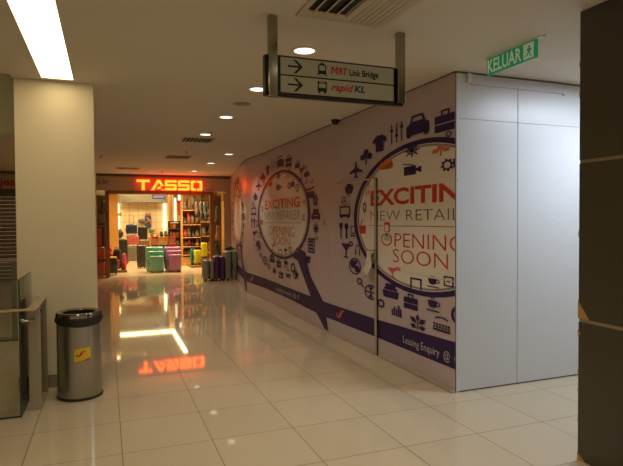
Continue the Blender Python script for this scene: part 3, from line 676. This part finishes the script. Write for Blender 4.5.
# lit TASSO letters
ts = thing('shop_sign', 'glowing orange red shop name in wide block letters on the fascia', 'sign', (1.335, FY-0.05, 2.415))
def ribbon(segs, w, x0, W_, H_, g):
    """each seg is a closed polygon in letter units 0..1"""
    return [[(x0+px*W_, pz*H_) for px, pz in s] for s in segs]
LH = 0.285; T = 0.235; t_ = 0.19
def Tt(): return [[(0, 1-T), (1, 1-T), (1, 1), (0, 1)], [(.5-t_/2-.02, 0), (.5+t_/2+.02, 0), (.5+t_/2+.02, 1-T), (.5-t_/2-.02, 1-T)]]
def Aa(): return [[(0, 0), (.22, 0), (.60, .76), (.76, .40), (.98, .40), (.72, 1), (.48, 1)], [(.44, .12), (.72, .12), (.80, .34), (.54, .34)], [(.80, 0), (1.0, 0), (1.0, .08), (.80, .08)]]
def Ss(): return [[(.08, 1), (1, 1), (1, 1-T), (0.22, 1-T), (.22, .62), (0, .62), (0, .92)], [(0, .39), (.0, .62), (.92, .62), (1, .54), (1, .39)], [(.78, .39), (1, .39), (1, .08), (.92, 0), (.0, 0), (0, T), (.78, T)]]
def Oo(): return [[(.455, 0), (.455, T-.02), (.22, T-.02), (.22, 1-T+.02), (.455, 1-T+.02), (.455, 1), (.08, 1), (0, .92), (0, .08), (.08, 0)], [(.545, 0), (.92, 0), (1, .08), (1, .92), (.92, 1), (.545, 1), (.545, 1-T+.02), (.78, 1-T+.02), (.78, T-.02), (.545, T-.02)]]
xx = 0.0
for ch, fnc, wd in (('t', Tt, .345), ('a', Aa, .35), ('s', Ss, .325), ('s', Ss, .325), ('o', Oo, .325)):
    polys = [[(xx+px*wd, pz*LH) for px, pz in s_] for s_ in fnc()]
    def extr(polys, y0, y1, mm, nm, par, grow=0.0):
        m = MB()
        for pl in polys:
            b = bmesh.new(); f = b.faces.new([b.verts.new((px, y1, pz)) for px, pz in pl])
            if grow:
                pass
            b2 = bmesh.ops.extrude_face_region(b, geom=[f]); vv = [e for e in b2['geom'] if isinstance(e, bmesh.types.BMVert)]
            bmesh.ops.translate(b, vec=(0, y0-y1, 0), verts=vv)
            bmesh.ops.triangulate(b, faces=b.faces[:], ngon_method='EAR_CLIP'); m._merge(b)
        return m.obj(nm, mm, par)
    def growp(pl, g):
        area = sum(a[0]*b_[1]-b_[0]*a[1] for a, b_ in zip(pl, pl[1:]+pl[:1])); sgn = 1 if area > 0 else -1
        out = []; n = len(pl)
        for i in range(n):
            p0, p1, p2 = Vector(pl[i-1]), Vector(pl[i]), Vector(pl[(i+1) % n])
            d1 = (p1-p0).normalized(); d2 = (p2-p1).normalized()
            n1 = Vector((d1.y, -d1.x))*sgn; n2 = Vector((d2.y, -d2.x))*sgn
            k = (n1+n2); k = k/max(0.35, k.dot(n1)) if k.length > 1e-4 else n1
            out.append(tuple(p1+k*g))
        return out
    L_ = extr([growp(pl, 0.007) for pl in polys], -0.085, -0.035, M['tassored'], 'sign_letter', ts)
    extr(polys, -0.098, -0.086, M['tasso'], 'letter_face', L_)
    xx += wd + 0.036 if ch != 'a' else wd + 0.024

# ------------------------------------------------------------------ luggage shop shell
t = thing('shop_doorway', 'brown wooden door frame around the open luggage shop entrance', 'door frame', (0.55, FY+0.03, 0))
MB().box(-0.04, 0.06, -0.05, 0.05, 0, 2.34, bev=0.004, seg=1).obj('jamb', M['frame'], t)
MB().box(2.83, 2.93, -0.05, 0.05, 0, 2.34, bev=0.004, seg=1).obj('jamb', M['frame'], t)
MB().box(-0.04, 2.93, -0.05, 0.05, 2.30, 2.398).obj('lintel', M['frame'], t)
t = thing('shop_window', 'narrow clear glass pane left of the luggage shop doorway', 'window', (0.26, FY+0.03, 0))
MB().box(0, 0.25, -0.006, 0.006, 0.02, 2.34).obj('pane', M['shopglass'], t); MB().box(0, 0.25, -0.02, 0.02, 0, 0.02).obj('sill', M['frame'], t)
t = thing('shop_window', 'narrow clear glass pane right of the luggage shop doorway', 'window', (3.485, FY+0.03, 0))
MB().box(0, 0.32, -0.006, 0.006, 0.02, 2.34).obj('pane', M['shopglass'], t); MB().box(0, 0.32, -0.02, 0.02, 0, 0.02).obj('sill', M['frame'], t)
MB().box(0.32, 0.35, -0.03, 0.03, 0, 2.34).obj('window_post', M['rail'], t)
struct(MB().box(-0.3, 4.4, FY+0.052, FY+0.08, 2.40, 3.1).obj('trim_4', M['header']))
struct(MB().box(-0.2, 4.4, 20, 20.1, 0, 2.32).obj('wall_shop', M['backwall']))
m = MB(); m.box(-0.2, 4.4, 19.6, 20.1, 2.32, 2.34); m.box(-0.2, 4.4, 19.6, 19.65, 2.34, 3.0)
for i in range(4): m.box(-0.2, 4.4, 19.56, 19.6, 2.35+0.065*i, 2.375+0.065*i)
struct(m.obj('trim_3', M['shopceil']))
struct(MB().box(-0.2, 4.4, FY+0.08, 20.1, 3.0, 3.1).obj('ceiling_shop', M['shopceil']))
struct(MB().box(-0.3, -0.2, FY+0.08, 20.1, 0, 3.1).obj('wall_shop_left', M['wood']))
struct(MB().box(4.3, 4.4, FY+0.05, 20.1, 0, 3.1).obj('wall_shop_right', M['wood']))
for x0, x1, y in ((0.97, 1.025, 19.9), (2.86, 2.915, 19.9)):
    o = MB().box(x0, x1, y+.05, y+0.10, 1.06, 2.28).obj('led_strip', M['led'])
    tag(o, 'glowing vertical light strip at the %s edge of the tiled back wall' % ('left' if x0 < 2 else 'right'), 'light strip')
o = MB().box(0.50, 0.91, 15.0, 15.3, 0, 3.0, bev=0.004).obj('shop_pillar', M['wood']); tag(o, 'amber wooden pillar just inside the left of the luggage shop', 'pillar')
o = MB().box(2.94, 3.05, 19.0, 19.3, 0, 3.0).obj('shop_pillar', M['wood']); 
tag(o, 'amber wooden pillar right of the tiled back wall of the luggage shop', 'pillar')
o = MB().box(3.07, 3.14, 19.0, 19.3, 0, 3.0).obj('shop_pillar', M['header']); tag(o, 'narrow pale pilaster beside the amber rear pillar', 'pillar')
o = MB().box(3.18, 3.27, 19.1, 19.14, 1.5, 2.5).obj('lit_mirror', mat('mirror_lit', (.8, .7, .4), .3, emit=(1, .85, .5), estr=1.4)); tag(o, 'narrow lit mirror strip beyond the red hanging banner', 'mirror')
t = thing('hanging_banner', 'narrow red banner with a bright top hanging left of the bag shelves', 'banner', (3.15, 17, 1.75))
MB().box(-0.065, 0.065, 0, 0.006, 0, 0.62).obj('banner_cloth', M['card_red'], t); MB().cyl((0, 0, .78), (0, 0, 1.25), .006, n=8).obj('hanging_rod', M['steel'], t)
MB().box(-0.065, 0.065, -0.02, 0.02, 0.58, 0.78, bev=0.004).obj('banner_lamp', M['lampglow'], t)
t = thing('hanging_sign', 'blue and white sign hanging under the shop ceiling near the back wall', 'sign', (2.37, 17, 2.38))
MB().box(-0.23, 0.23, -0.02, 0.02, 0, 0.14).obj('sign_board', mat('blue_sign', (.05, .10, .5), .4, emit=(.1, .2, .8), estr=.3), t)
MB().box(-0.19, 0.19, -0.024, -0.02, 0.04, 0.11).obj('sign_panel', M['batten_end'], t)
MB().cyl((0, 0, 0.14), (0, 0, 0.62), 0.006, n=8).obj('hanging_rod', M['steel'], t)
t = thing('exit_plate', 'small dark sign plate on the left light strip of the back wall', 'sign', (1.04, 19.0, 1.75))
MB().box(-0.06, 0.06, 0, 0.02, 0, 0.13).obj('plate', fab('darkgreen_plate', (.03, .06, .02)), t); MB().box(-0.035, 0.03, -0.004, 0, 0.03, 0.09).obj('plate_face', M['yellow'], t)
MB().box(-0.005, 0.005, 0, 0.02, 0.13, 1.25).obj('hanging_rod', M['steel'], t)
# shop lamps
t = thing('cove_light', 'rectangular ring of warm light strips on the luggage shop ceiling', 'ceiling light', (1.95, 16.8, 3.0))
for a_ in ((-1.15, 1.15, 1.75, 2.14), (-1.15, -1.05, -2.1, 1.75), (1.03, 1.15, -2.1, 1.75)):
    MB().box(a_[0], a_[1], a_[2], a_[3], -0.03, -0.005).obj('light_strip', M['cove'], t)
MB().box(-1.18, 1.18, -2.12, 2.18, -0.005, 0.0).obj('mounting_board', M['shopceil'], t)
for x, y, w in ((1.0, 13.6, 9), (2.7, 13.4, 11), (1.7, 15.2, 11), (3.2, 14.2, 9), (2.0, 17.4, 13), (1.5, 18.9, 7), (2.6, 18.9, 7)):
    t = thing('shop_spotlight', 'warm spotlight in the luggage shop ceiling', 'ceiling light', (x, y, 3.0), group='warm spotlights in the luggage shop ceiling')
    MB().lathe([(0.055, -0.002), (0.058, -0.02), (0.07, -0.02), (0.072, 0)], n=20).obj('trim_ring', M['trimwhite'], t); MB().cyl((0, 0, -0.006), (0, 0, -0.001), 0.055, n=20).obj('lamp_face', M['lampglow'], t)
    light_area('shop_lamp', (x, y, 2.97), 0.06, w*4.6, (1, .73, .36), spread=140)

# ------------------------------------------------------------------ luggage
def suitcase(label, shellmat, w, d, h, loc, rz=0, pull=0, name='suitcase', group=None, ribs=5):
    t = thing(name, label, 'suitcase', loc, rz, group)
    zb = 0.045
    for s_ in (-1, 1):
        m = MB(); y0, y1 = (0.006, d/2) if s_ > 0 else (-d/2, -0.006)
        m.box(-w/2, w/2, y0, y1, zb, h, bev=min(0.045, d*0.17), seg=3)
        for i in range(ribs):
            x = -w*0.36 + w*0.72*i/max(1, ribs-1)
            yy = d/2 if s_ > 0 else -d/2
            m.box(x-w*0.035, x+w*0.035, yy-0.006, yy+0.006, zb+0.06, h-0.06, bev=0.005, seg=1)
        m.obj('shell', shellmat, t, smooth=True)
    MB().box(-w/2+0.012, w/2-0.012, -0.010, 0.010, zb+0.012, h-0.010, bev=0.006, seg=1).obj('zip_band', M['black'], t)
    m = MB(); m.tube([(-0.06, 0, h-0.004), (-0.055, 0, h+0.018), (0.055, 0, h+0.018), (0.06, 0, h-0.004)], 0.009, n=8); m.obj('carry_handle', M['black'], t)
    m = MB(); m.box(-w/2-0.012, -w/2+0.004, -0.015, 0.015, h*0.5-0.07, h*0.5+0.07, bev=0.005); m.obj('side_handle', M['black'], t)
    if pull:
        m = MB(); m.tube([(-w*.2, d*.3, h-0.02), (-w*.2, d*.3, h+pull), (w*.2, d*.3, h+pull), (w*.2, d*.3, h-0.02)], 0.009, n=8); m.obj('pull_handle', fab('pull_handle_red', (.35, .05, .04)) if pull > .3 else M['steel'], t)
    for sx in (-1, 1):
        for sy in (-1, 1):
            m = MB(); m.cyl((sx*(w/2-0.05)-0.012, sy*(d/2-0.045), 0.024), (sx*(w/2-0.05)+0.012, sy*(d/2-0.045), 0.024), 0.024, n=14)
            m.box(sx*(w/2-0.05)-0.018, sx*(w/2-0.05)+0.018, sy*(d/2-0.045)-0.02, sy*(d/2-0.045)+0.02, 0.035, zb+0.012)
            m.obj('wheel', M['black'], t)
    return t
GR = shellm('mint_green_shell', (0.22, 0.56, 0.44)); PU = shellm('lilac_shell', (0.52, 0.24, 0.48)); SV = shellm('silver_grey_shell', (0.28, 0.30, 0.24)); DP = shellm('dark_purple_shell', (0.10, 0.03, 0.15))
BK = shellm('black_shell', (0.02, 0.018, 0.016)); NV = shellm('navy_shell', (0.02, 0.03, 0.08)); TL = shellm('teal_shell', (0.02, 0.20, 0.20)); YL = shellm('yellow_green_shell', (0.50, 0.46, 0.02))
PK = mat('pink_print_shell', (0.45, 0.10, 0.12), .4, noise=.9, nscale=30); GP = mat('grey_print_shell', (0.16, 0.15, 0.12), .4, noise=.9, nscale=30); RD = mat('red_print_shell', (0.42, 0.07, 0.04), .4, noise=.9, nscale=30); OL = shellm('olive_black_shell', (0.06, 0.06, 0.04))
G1 = 'mint green suitcases standing in the shop doorway'; G2 = 'lilac suitcases standing in the shop doorway'
suitcase('largest mint green suitcase behind two smaller green ones', GR, .52, .22, .75, (1.905, 13.36, 0), 0, group=G1)
suitcase('medium mint green suitcase between the largest and smallest green ones', GR, .455, .20, .63, (1.92, 13.10, 0), 0, group=G1)
suitcase('smallest mint green suitcase at the front of the green set', GR, .39, .18, .50, (1.93, 12.86, 0), 0, group=G1)
suitcase('largest lilac suitcase behind two smaller lilac ones', PU, .49, .22, .74, (2.445, 13.36, 0), 0, group=G2)
suitcase('medium lilac suitcase between the largest and smallest lilac ones', PU, .44, .20, .635, (2.455, 13.10, 0), 0, group=G2)
suitcase('smallest lilac suitcase at the front of the lilac set', PU, .375, .18, .53, (2.455, 12.86, 0), 0, group=G2)
def salecard(label, x, y, z, w, h):
    t = thing('sale_card', label, 'price sign', (x, y, z))
    MB().box(-w/2, w/2, -0.004, 0.004, 0, h, bev=0.002, seg=1).obj('card', M['card_red'], t)
    f = lambda u, v, o: (u, -0.004-o, v)
    place(fit(text2d('50%', .02), -w*.42, w*.42, h*.18, h*.80), 'lettering', M['card_white'], f, .002, t)
    MB().box(-0.02, 0.02, 0.004, 0.03, -0.004, 0.02).obj('card_stand', M['black'], t)
salecard('red discount card standing on the largest mint green suitcase', 1.92, 13.36, .775, .20, .29)
salecard('red discount card standing on the largest lilac suitcase', 2.445, 13.36, .765, .22, .29)
# cases outside, turned edge-on
suitcase('low silver grey suitcase outside the shop, farthest from the hoarding', SV, .40, .25, .54, (2.97, 10.10, 0), PI/2, ribs=4)
suitcase('dark purple suitcase between the two silver grey ones outside', DP, .44, .27, .63, (3.235, 10.08, 0), PI/2, ribs=4)
suitcase('tall silver grey suitcase outside the shop against the hoarding', SV, .48, .30, .76, (3.535, 10.06, 0), PI/2, ribs=4)
t = thing('folded_bag', 'dark green folded bag lying on the tall silver grey suitcase', 'bag', (3.50, 10.0, 0.79))
MB().sphere((0, 0, 0.04), 0.11, (1.0, .9, .42), n=18, jit=.05).obj('bag_body', fab('dark_green_cloth', (.02, .07, .04)), t, smooth=True)
MB().box(-0.02, 0.16, -0.02, 0.02, 0.0, 0.03, bev=0.01).obj('strap', M['black'], t)
t = thing('luggage_tag', 'pale luggage tag tied to the dark purple suitcase handle', 'tag', (3.15, 9.88, 0.63))
MB().box(-0.035, 0.035, -0.01, 0.01, 0.0, 0.05, bev=0.008).obj('tag_card', M['cloth'], t); MB().tube([(0.03, 0, .03), (0.06, .05, .03), (0.08, .15, .02)], .004).obj('tag_loop', M['stickred'], t)
# inside cases
suitcase('teal suitcase standing left of the yellow green one by the shelves', TL, .40, .13, .54, (3.245, 14.6, 0.06), PI/2*0.9)
suitcase('yellow green suitcase standing on the floor step by the shelves', YL, .22, .20, .50, (3.375, 14.35, 0.07), 0.1)
suitcase('tall yellow green suitcase raised on a stand behind the right jamb', YL, .19, .20, .50, (3.55, 14.05, 0.32), 0)
o = MB().box(3.1, 3.75, 14.0, 14.9, 0, 0.06, bev=0.004).obj('display_plinth', M['wooddark']); tag(o, 'low dark plinth under the teal and yellow suitcases', 'plinth')
o = MB().box(3.46, 3.72, 13.92, 14.2, 0.06, 0.318, bev=0.004).obj('display_box', M['wooddark']); tag(o, 'dark wooden box raising the tall yellow suitcase', 'box')
suitcase('black suitcase left of the mint green set', BK, .30, .24, .76, (1.62, 14.6, 0), 0.35)
suitcase('tall black suitcase behind the red backpack near the left jamb', BK, .46, .28, .94, (0.98, 15.9, 0), 0)
suitcase('olive black suitcase with yellow top by the left jamb', OL, .33, .28, .47, (0.66, 12.75, 0), 0)
o = MB().box(0.50, 0.80, 12.60, 12.90, .495, .512).obj('yellow_tray', M['yellow']); tag(o, 'thin yellow tray resting on the olive black suitcase', 'tray')
suitcase('red printed suitcase standing in the left window', RD, .22, .24, .40, (0.375, 12.55, 0), 0)
suitcase('red printed suitcase stacked on top in the left window', RD, .22, .24, .40, (0.375, 12.55, .42), 0)
suitcase('grey printed suitcase lying lowest in the stack before the back wall', GP, .44, .30, .60, (1.46, 17.5, 0), 0)
suitcase('pink printed suitcase in the stack before the back wall', PK, .44, .28, .39, (1.46, 17.5, .62), 0)
suitcase('navy suitcase with raised red handle topping the stack', NV, .40, .26, .39, (1.42, 17.5, 1.03), 0, pull=.36)
o = MB().box(1.66, 2.02, 17.4, 17.75, 0, .80, bev=.005).obj('display_box', M['wooddark']); tag(o, 'dark wooden display box before the tiled back wall', 'box')
suitcase('black suitcase on the display box before the tiled back wall', BK, .34, .24, .55, (1.82, 17.56, .80), 0)

def backpack(label, col, loc, w=.28, h=.42, d=.16, rz=0, col2=None, name='backpack', group=None):
    t = thing(name, label, 'bag', loc, rz, group)
    m = MB(); m.box(-w/2, w/2, -d/2, d/2, 0, h, bev=min(w, d)*.34, seg=3)
    bmesh.ops.subdivide_edges(m.bm, edges=[e for e in m.bm.edges if e.calc_length() > .12], cuts=3, use_grid_fill=True)
    ph = random.uniform(0, 6); sl = random.uniform(-.10, .10)
    for v in m.bm.verts:
        zz = v.co.z/h; kk = 1.12-.42*zz*zz + .10*math.sin(zz*9+ph)
        v.co.x = v.co.x*kk + sl*w*zz*2; v.co.y *= (1.05-.3*zz) + .06*math.cos(zz*7+ph)
    m.obj('bag_body', col, t, smooth=True)
    MB().box(-w*.36, w*.36, -d/2-.045, -d/2+.03, h*.08, h*.48, bev=.03, seg=2).obj('front_pocket', col2 or col, t, smooth=True)
    m = MB(); m.tube([(-.035, 0, h-.01), (-.03, 0, h+.03), (.03, 0, h+.03), (.035, 0, h-.01)], .007, n=6); m.obj('grab_handle', M['black'], t)
    for s_ in (-1, 1):
        m = MB(); m.tube([(s_*w*.25, d/2-.01, h*.92), (s_*w*.3, d/2+.05, h*.6), (s_*w*.3, d/2-.01, h*.15)], .012, n=6); m.obj('shoulder_strap', M['black'], t)
    return t
BKf = fab('black_cloth', (.025, .022, .02)); RDf = fab('red_cloth', (.50, .04, .03)); BLf = fab('blue_cloth', (.04, .06, .16)); BRf = fab('brown_leather', (.20, .08, .03)); GYf = fab('grey_cloth', (.14, .13, .11)); PKf = fab('pink_cloth', (.65, .08, .14)); TNf = fab('tan_leather', (.42, .22, .09)); GNf = fab('green_cloth', (.06, .16, .03)); ORf = fab('orange_cloth', (.70, .20, .05))
backpack('large dark backpack hanging high in the left window', BKf, (.41, 12.7, 1.45), .22, .68, .2, col2=GYf)
backpack('red backpack hanging below the dark one in the left window', RDf, (.335, 12.7, .86), .12, .50, .16)
backpack('blue backpack hanging beside the red one in the left window', BLf, (.485, 12.75, .80), .12, .54, .18)
o = MB().box(.26, .56, 12.6, 12.85, 1.395, 1.42).obj('display_shelf', M['shelf']); tag(o, 'small wooden shelf below the dark window backpack', 'shelf')
o = MB().box(.26, .56, 12.88, 12.92, 0, 2.3).obj('partition', M['wooddark']); tag(o, 'dark partition standing behind the left window bags', 'partition')
backpack('black backpack with a red stripe near the left jamb', BKf, (.80, 13.5, .10), .24, .62, .2, col2=RDf)
backpack('pink and red backpack leaning right of the black one', PKf, (1.01, 13.6, .06), .15, .50, .2, col2=RDf)
backpack('red backpack seen just behind the left jamb', RDf, (.62, 13.35, .5), .15, .30, .18, col2=PKf)
o = MB().box(.50, 1.10, 13.3, 13.75, 0, .06).obj('display_plinth', M['wooddark']); tag(o, 'low dark plinth under the red and pink backpacks', 'plinth')
o = MB().box(.52, .72, 13.2, 13.5, .06, .50).obj('display_box', M['wooddark']); tag(o, 'dark box under the red backpack behind the left jamb', 'box')
t = thing('duffel_bag', 'rounded black duffel bag on top of the tall black suitcase', 'bag', (.92, 15.85, .955))
MB().sphere((0, 0, .16), .16, (1, .8, 1), n=20, jit=.03).obj('bag_body', BKf, t, smooth=True)
MB().tube([(-.08, 0, .28), (-.05, 0, .36), (.05, 0, .36), (.08, 0, .28)], .01).obj('carry_handle', M['black'], t)
# hanging display on the tiled wall
t = thing('backpack', 'navy backpack with tan straps hung on the tiled back wall', 'bag', (2.20, 19.895, 1.25))
MB().box(-.14, .12, -.1, .1, 0, .52, bev=.06, seg=3).obj('bag_body', BLf, t, smooth=True)
m = MB(); m.tube([(-.12, -.1, .22), (.0, -.14, .30), (.13, -.1, .36)], .03, n=8); m.tube([(-.09, -.11, .45), (.02, -.14, .34), (.1, -.1, .18)], .025, n=8); m.obj('strap', TNf, t)
MB().sphere((0, 0, .60), .12, (1.1, .7, .8), n=14).obj('top_pouch', TNf, t, smooth=True)
MB().sphere((-.28, .0, .30), .12, (1.1, .7, .9), n=12, jit=.05).obj('side_pouch', GYf, t, smooth=True)

# rack of small goods
t = thing('display_rack', 'dark rack of small goods right of the lilac suitcases', 'rack', (2.88, 16.6, 0))
m = MB()
for x in (-.2, .2): m.box(x-.015, x+.015, -.12, .12, 0, 1.54)
m.obj('rack_side', M['black'], t); MB().box(-.2, .2, .10, .12, 0, 1.54).obj('rack_back', M['wooddark'], t)
for z in (.35, .65, .95, 1.25): MB().box(-.2, .2, -.14, .1, z, z+.02).obj('rack_shelf', M['wooddark'], t)
MB().box(-.215, .215, -.125, -.10, 1.44, 1.54).obj('rack_header', M['black'], t)
MB().box(-.15, .15, -.13, -.126, 1.46, 1.50).obj('header_strip', M['cloth'], t)
cols = [BRf, ORf, BKf, TNf, GYf, RDf]
n_ = 0
names_row = ['lowest', 'second', 'third', 'top']
for zi, z in enumerate((.37, .67, .97, 1.27)):
    for xi, x in enumerate((-.12, 0, .12)):
        cc = cols[(zi*2+xi) % 6]; n_ += 1
        oo = MB().box(-.05, .05, -.05, .05, 0, .14+.02*((zi+xi) % 3), bev=.018, seg=2).obj('pouch', cc, loc=(2.88+x, 16.56, z+.001))
        tag(oo, '%s pouch, %s on the %s shelf of the dark rack' % (cc.name.replace('_cloth', '').replace('_leather', ''), ('left', 'centre', 'right')[xi], names_row[zi]), 'pouch', 'pouches on the dark rack')

# shelf wall with bags
t = thing('shelf_unit', 'tall amber wooden wall unit of shelves full of bags', 'shelving', (2.97, 15.4, 0))
MB().box(0, 1.3, 0, .05, 0, 2.62).obj('back_panel', M['woodmid'], t)
MB().box(0, .03, -.35, 0, 0, 2.62).obj('side_panel', M['wood'], t)
MB().box(.62, .65, -.35, 0, 0, 2.62).obj('side_panel', M['wooddark'], t)
ZS = (.38, .66, .98, 1.42, 1.92)
for z in ZS: MB().box(.03, .62, -.42, 0, z-.03, z, bev=.004, seg=1).obj('shelf', M['shelf'], t)
for z in (.45, 1.02, 1.52): MB().box(.65, 1.28, -.42, 0, z-.03, z, bev=.004, seg=1).obj('shelf', M['shelf'], t)
MB().box(.03, .62, -.36, 0, 0, .30).obj('base_cabinet', M['wood'], t)
proto = None
def bag(label, cc, loc, w, h, d, rz=0): return backpack(label, cc, loc, w, h, d, rz, name='shoulder_bag', group='bags on the wooden wall shelves', col2=random.choice([cc, BRf, GYf, BKf]))
rows = [('bottom', .38, .24), ('second', .66, .28), ('middle', .98, .38), ('fourth', 1.42, .42), ('top', 1.92, .46)]
pos = ['leftmost', 'second from left', 'third from left', 'rightmost']
pal = [[BKf, BRf, GYf, BKf], [GYf, RDf, BKf, TNf], [RDf, GYf, BKf, GYf], [BKf, RDf, GYf, BRf], [GYf, BRf, GYf, BKf]]
for ri, (rn, z, hh) in enumerate(rows):
    for k in range(4):
        cc = pal[ri][k]
        bag('%s bag, %s on the %s left-hand wall shelf' % (cc.name.replace('_cloth', '').replace('_leather', ''), pos[k], rn), cc, (3.075+.137*k+random.uniform(-.01, .01), 15.17, z+.001), .118+random.uniform(-.02, .005), hh*random.uniform(.55, 1.0), .17, random.uniform(-.2, .2))
for ri, (rn, z, hh) in enumerate([('lowest', .45, .40), ('middle', 1.02, .34), ('upper', 1.52, .6)]):
    for k in range(3):
        cc = [[BKf, BRf, BKf], [GYf, BKf, BRf], [GYf, BKf, GYf]][ri][k]
        bag('%s bag, %s on the %s right-hand wall shelf' % (cc.name.replace('_cloth', '').replace('_leather', ''), ('left', 'centre', 'right')[k], rn), cc, (3.73+.19*k, 15.18, z+.001), .15, hh*random.uniform(.8, 1.0), .17, random.uniform(-.2, .2))
# hanging bags rail in front
t = thing('display_rail', 'dark metal rail with bags hanging behind the right jamb', 'rail', (3.2, 13.75, 0))
MB().tube([(0, 0, 2.22), (.95, 0, 2.22)], .012, n=10).obj('rail_bar', M['black'], t)
for x in (0.0, .95): MB().cyl((x, 0, 2.22), (x, 0, 3.0), .008, n=8).obj('rail_drop', M['black'], t)
for k, (x, hh, cc, ds) in enumerate([(.08, .46, BRf, 'brown'), (.2, .60, GYf, 'grey'), (.33, .64, GYf, 'pale grey'), (.46, .5, BKf, 'black'), (.60, .55, BRf, 'dark brown'), (.74, .62, BKf, 'long black')]):
    backpack('%s bag hanging %s along the dark metal rail' % (ds, ('first', 'second', 'third', 'fourth', 'fifth', 'last')[k]), cc, (3.2+x, 13.75, 2.19-hh-.02), .12, hh, .16, random.uniform(-.3, .3), name='hanging_bag', group='bags hanging from the metal rail', col2=GYf)
# right window stand
t = thing('display_stand', 'slim wooden stand of hanging goods behind the right shop window', 'stand', (3.72, 12.6, 0))
MB().box(-.12, .12, .02, .06, 0, 2.3).obj('stand_panel', M['wooddark'], t)
MB().box(-.2, .2, -.1, .15, 0, .03).obj('stand_base', M['wooddark'], t)
for z in (.9, 1.5, 2.05): MB().cyl((-.11, -.02, z), (.11, -.02, z), .008, n=8).obj('peg', M['steel'], t)
for k, (z, cc, ds, h) in enumerate([(.35, BKf, 'lowest black', .5), (.95, TNf, 'middle tan', .46), (1.52, GYf, 'topmost grey', .5)]):
    backpack('%s bag hanging on the slim window stand' % ds, cc, (3.71, 12.5, z), .16, h, .12, name='hanging_bag', group='bags on the slim window stand')
# counter with plant and clutter
t = thing('sales_counter', 'wooden sales counter behind the green and lilac suitcases', 'counter', (2.35, 17.6, 0))
MB().box(-.30, .55, -.3, .3, 0, .90, bev=.004).obj('counter_body', M['wood'], t); MB().box(-.33, .58, -.33, .33, .90, .94, bev=.004).obj('counter_top', M['shelf'], t)
t = thing('potted_plant', 'small bushy green plant in a pot on the sales counter left end', 'plant', (2.14, 17.42, .94))
MB().lathe([(0, 0), (.05, 0), (.065, .12), (.055, .12)], n=18).obj('pot', TNf, t)
m = MB()
for i in range(26):
    a = random.uniform(0, 2*PI); r = random.uniform(.02, .12); z = random.uniform(.14, .26); m.sphere((r*math.cos(a), r*math.sin(a), z), .035, (1.2, 1.2, .5), n=8)
m.obj('foliage', GNf, t)
for k, (x, cc, h, ds) in enumerate([(2.34, ORf, .16, 'orange'), (2.50, BKf, .2, 'black'), (2.66, BRf, .24, 'brown'), (2.82, YL, .14, 'yellow')]):
    backpack('%s handbag standing on the sales counter' % ds, cc, (x, 17.4, .94), .13, h, .12, name='handbag', group='handbags on the sales counter')
suitcase('black suitcase in front of the sales counter', BK, .40, .24, .70, (2.42, 16.4, 0), 0)

# ------------------------------------------------------------------ world + view
w = bpy.data.worlds.new('world'); SC.world = w; w.use_nodes = True
bg = w.node_tree.nodes['Background']; bg.inputs[0].default_value = (1.0, 0.77, 0.49, 1); bg.inputs[1].default_value = 0.25
SC.view_settings.view_transform = 'Standard'; SC.view_settings.look = 'None'; SC.view_settings.gamma = 1
SC.view_settings.exposure = 0.12
SC.cycles.use_denoising = True
SC.cycles.max_bounces = 8
SC.cycles.sample_clamp_indirect = 6
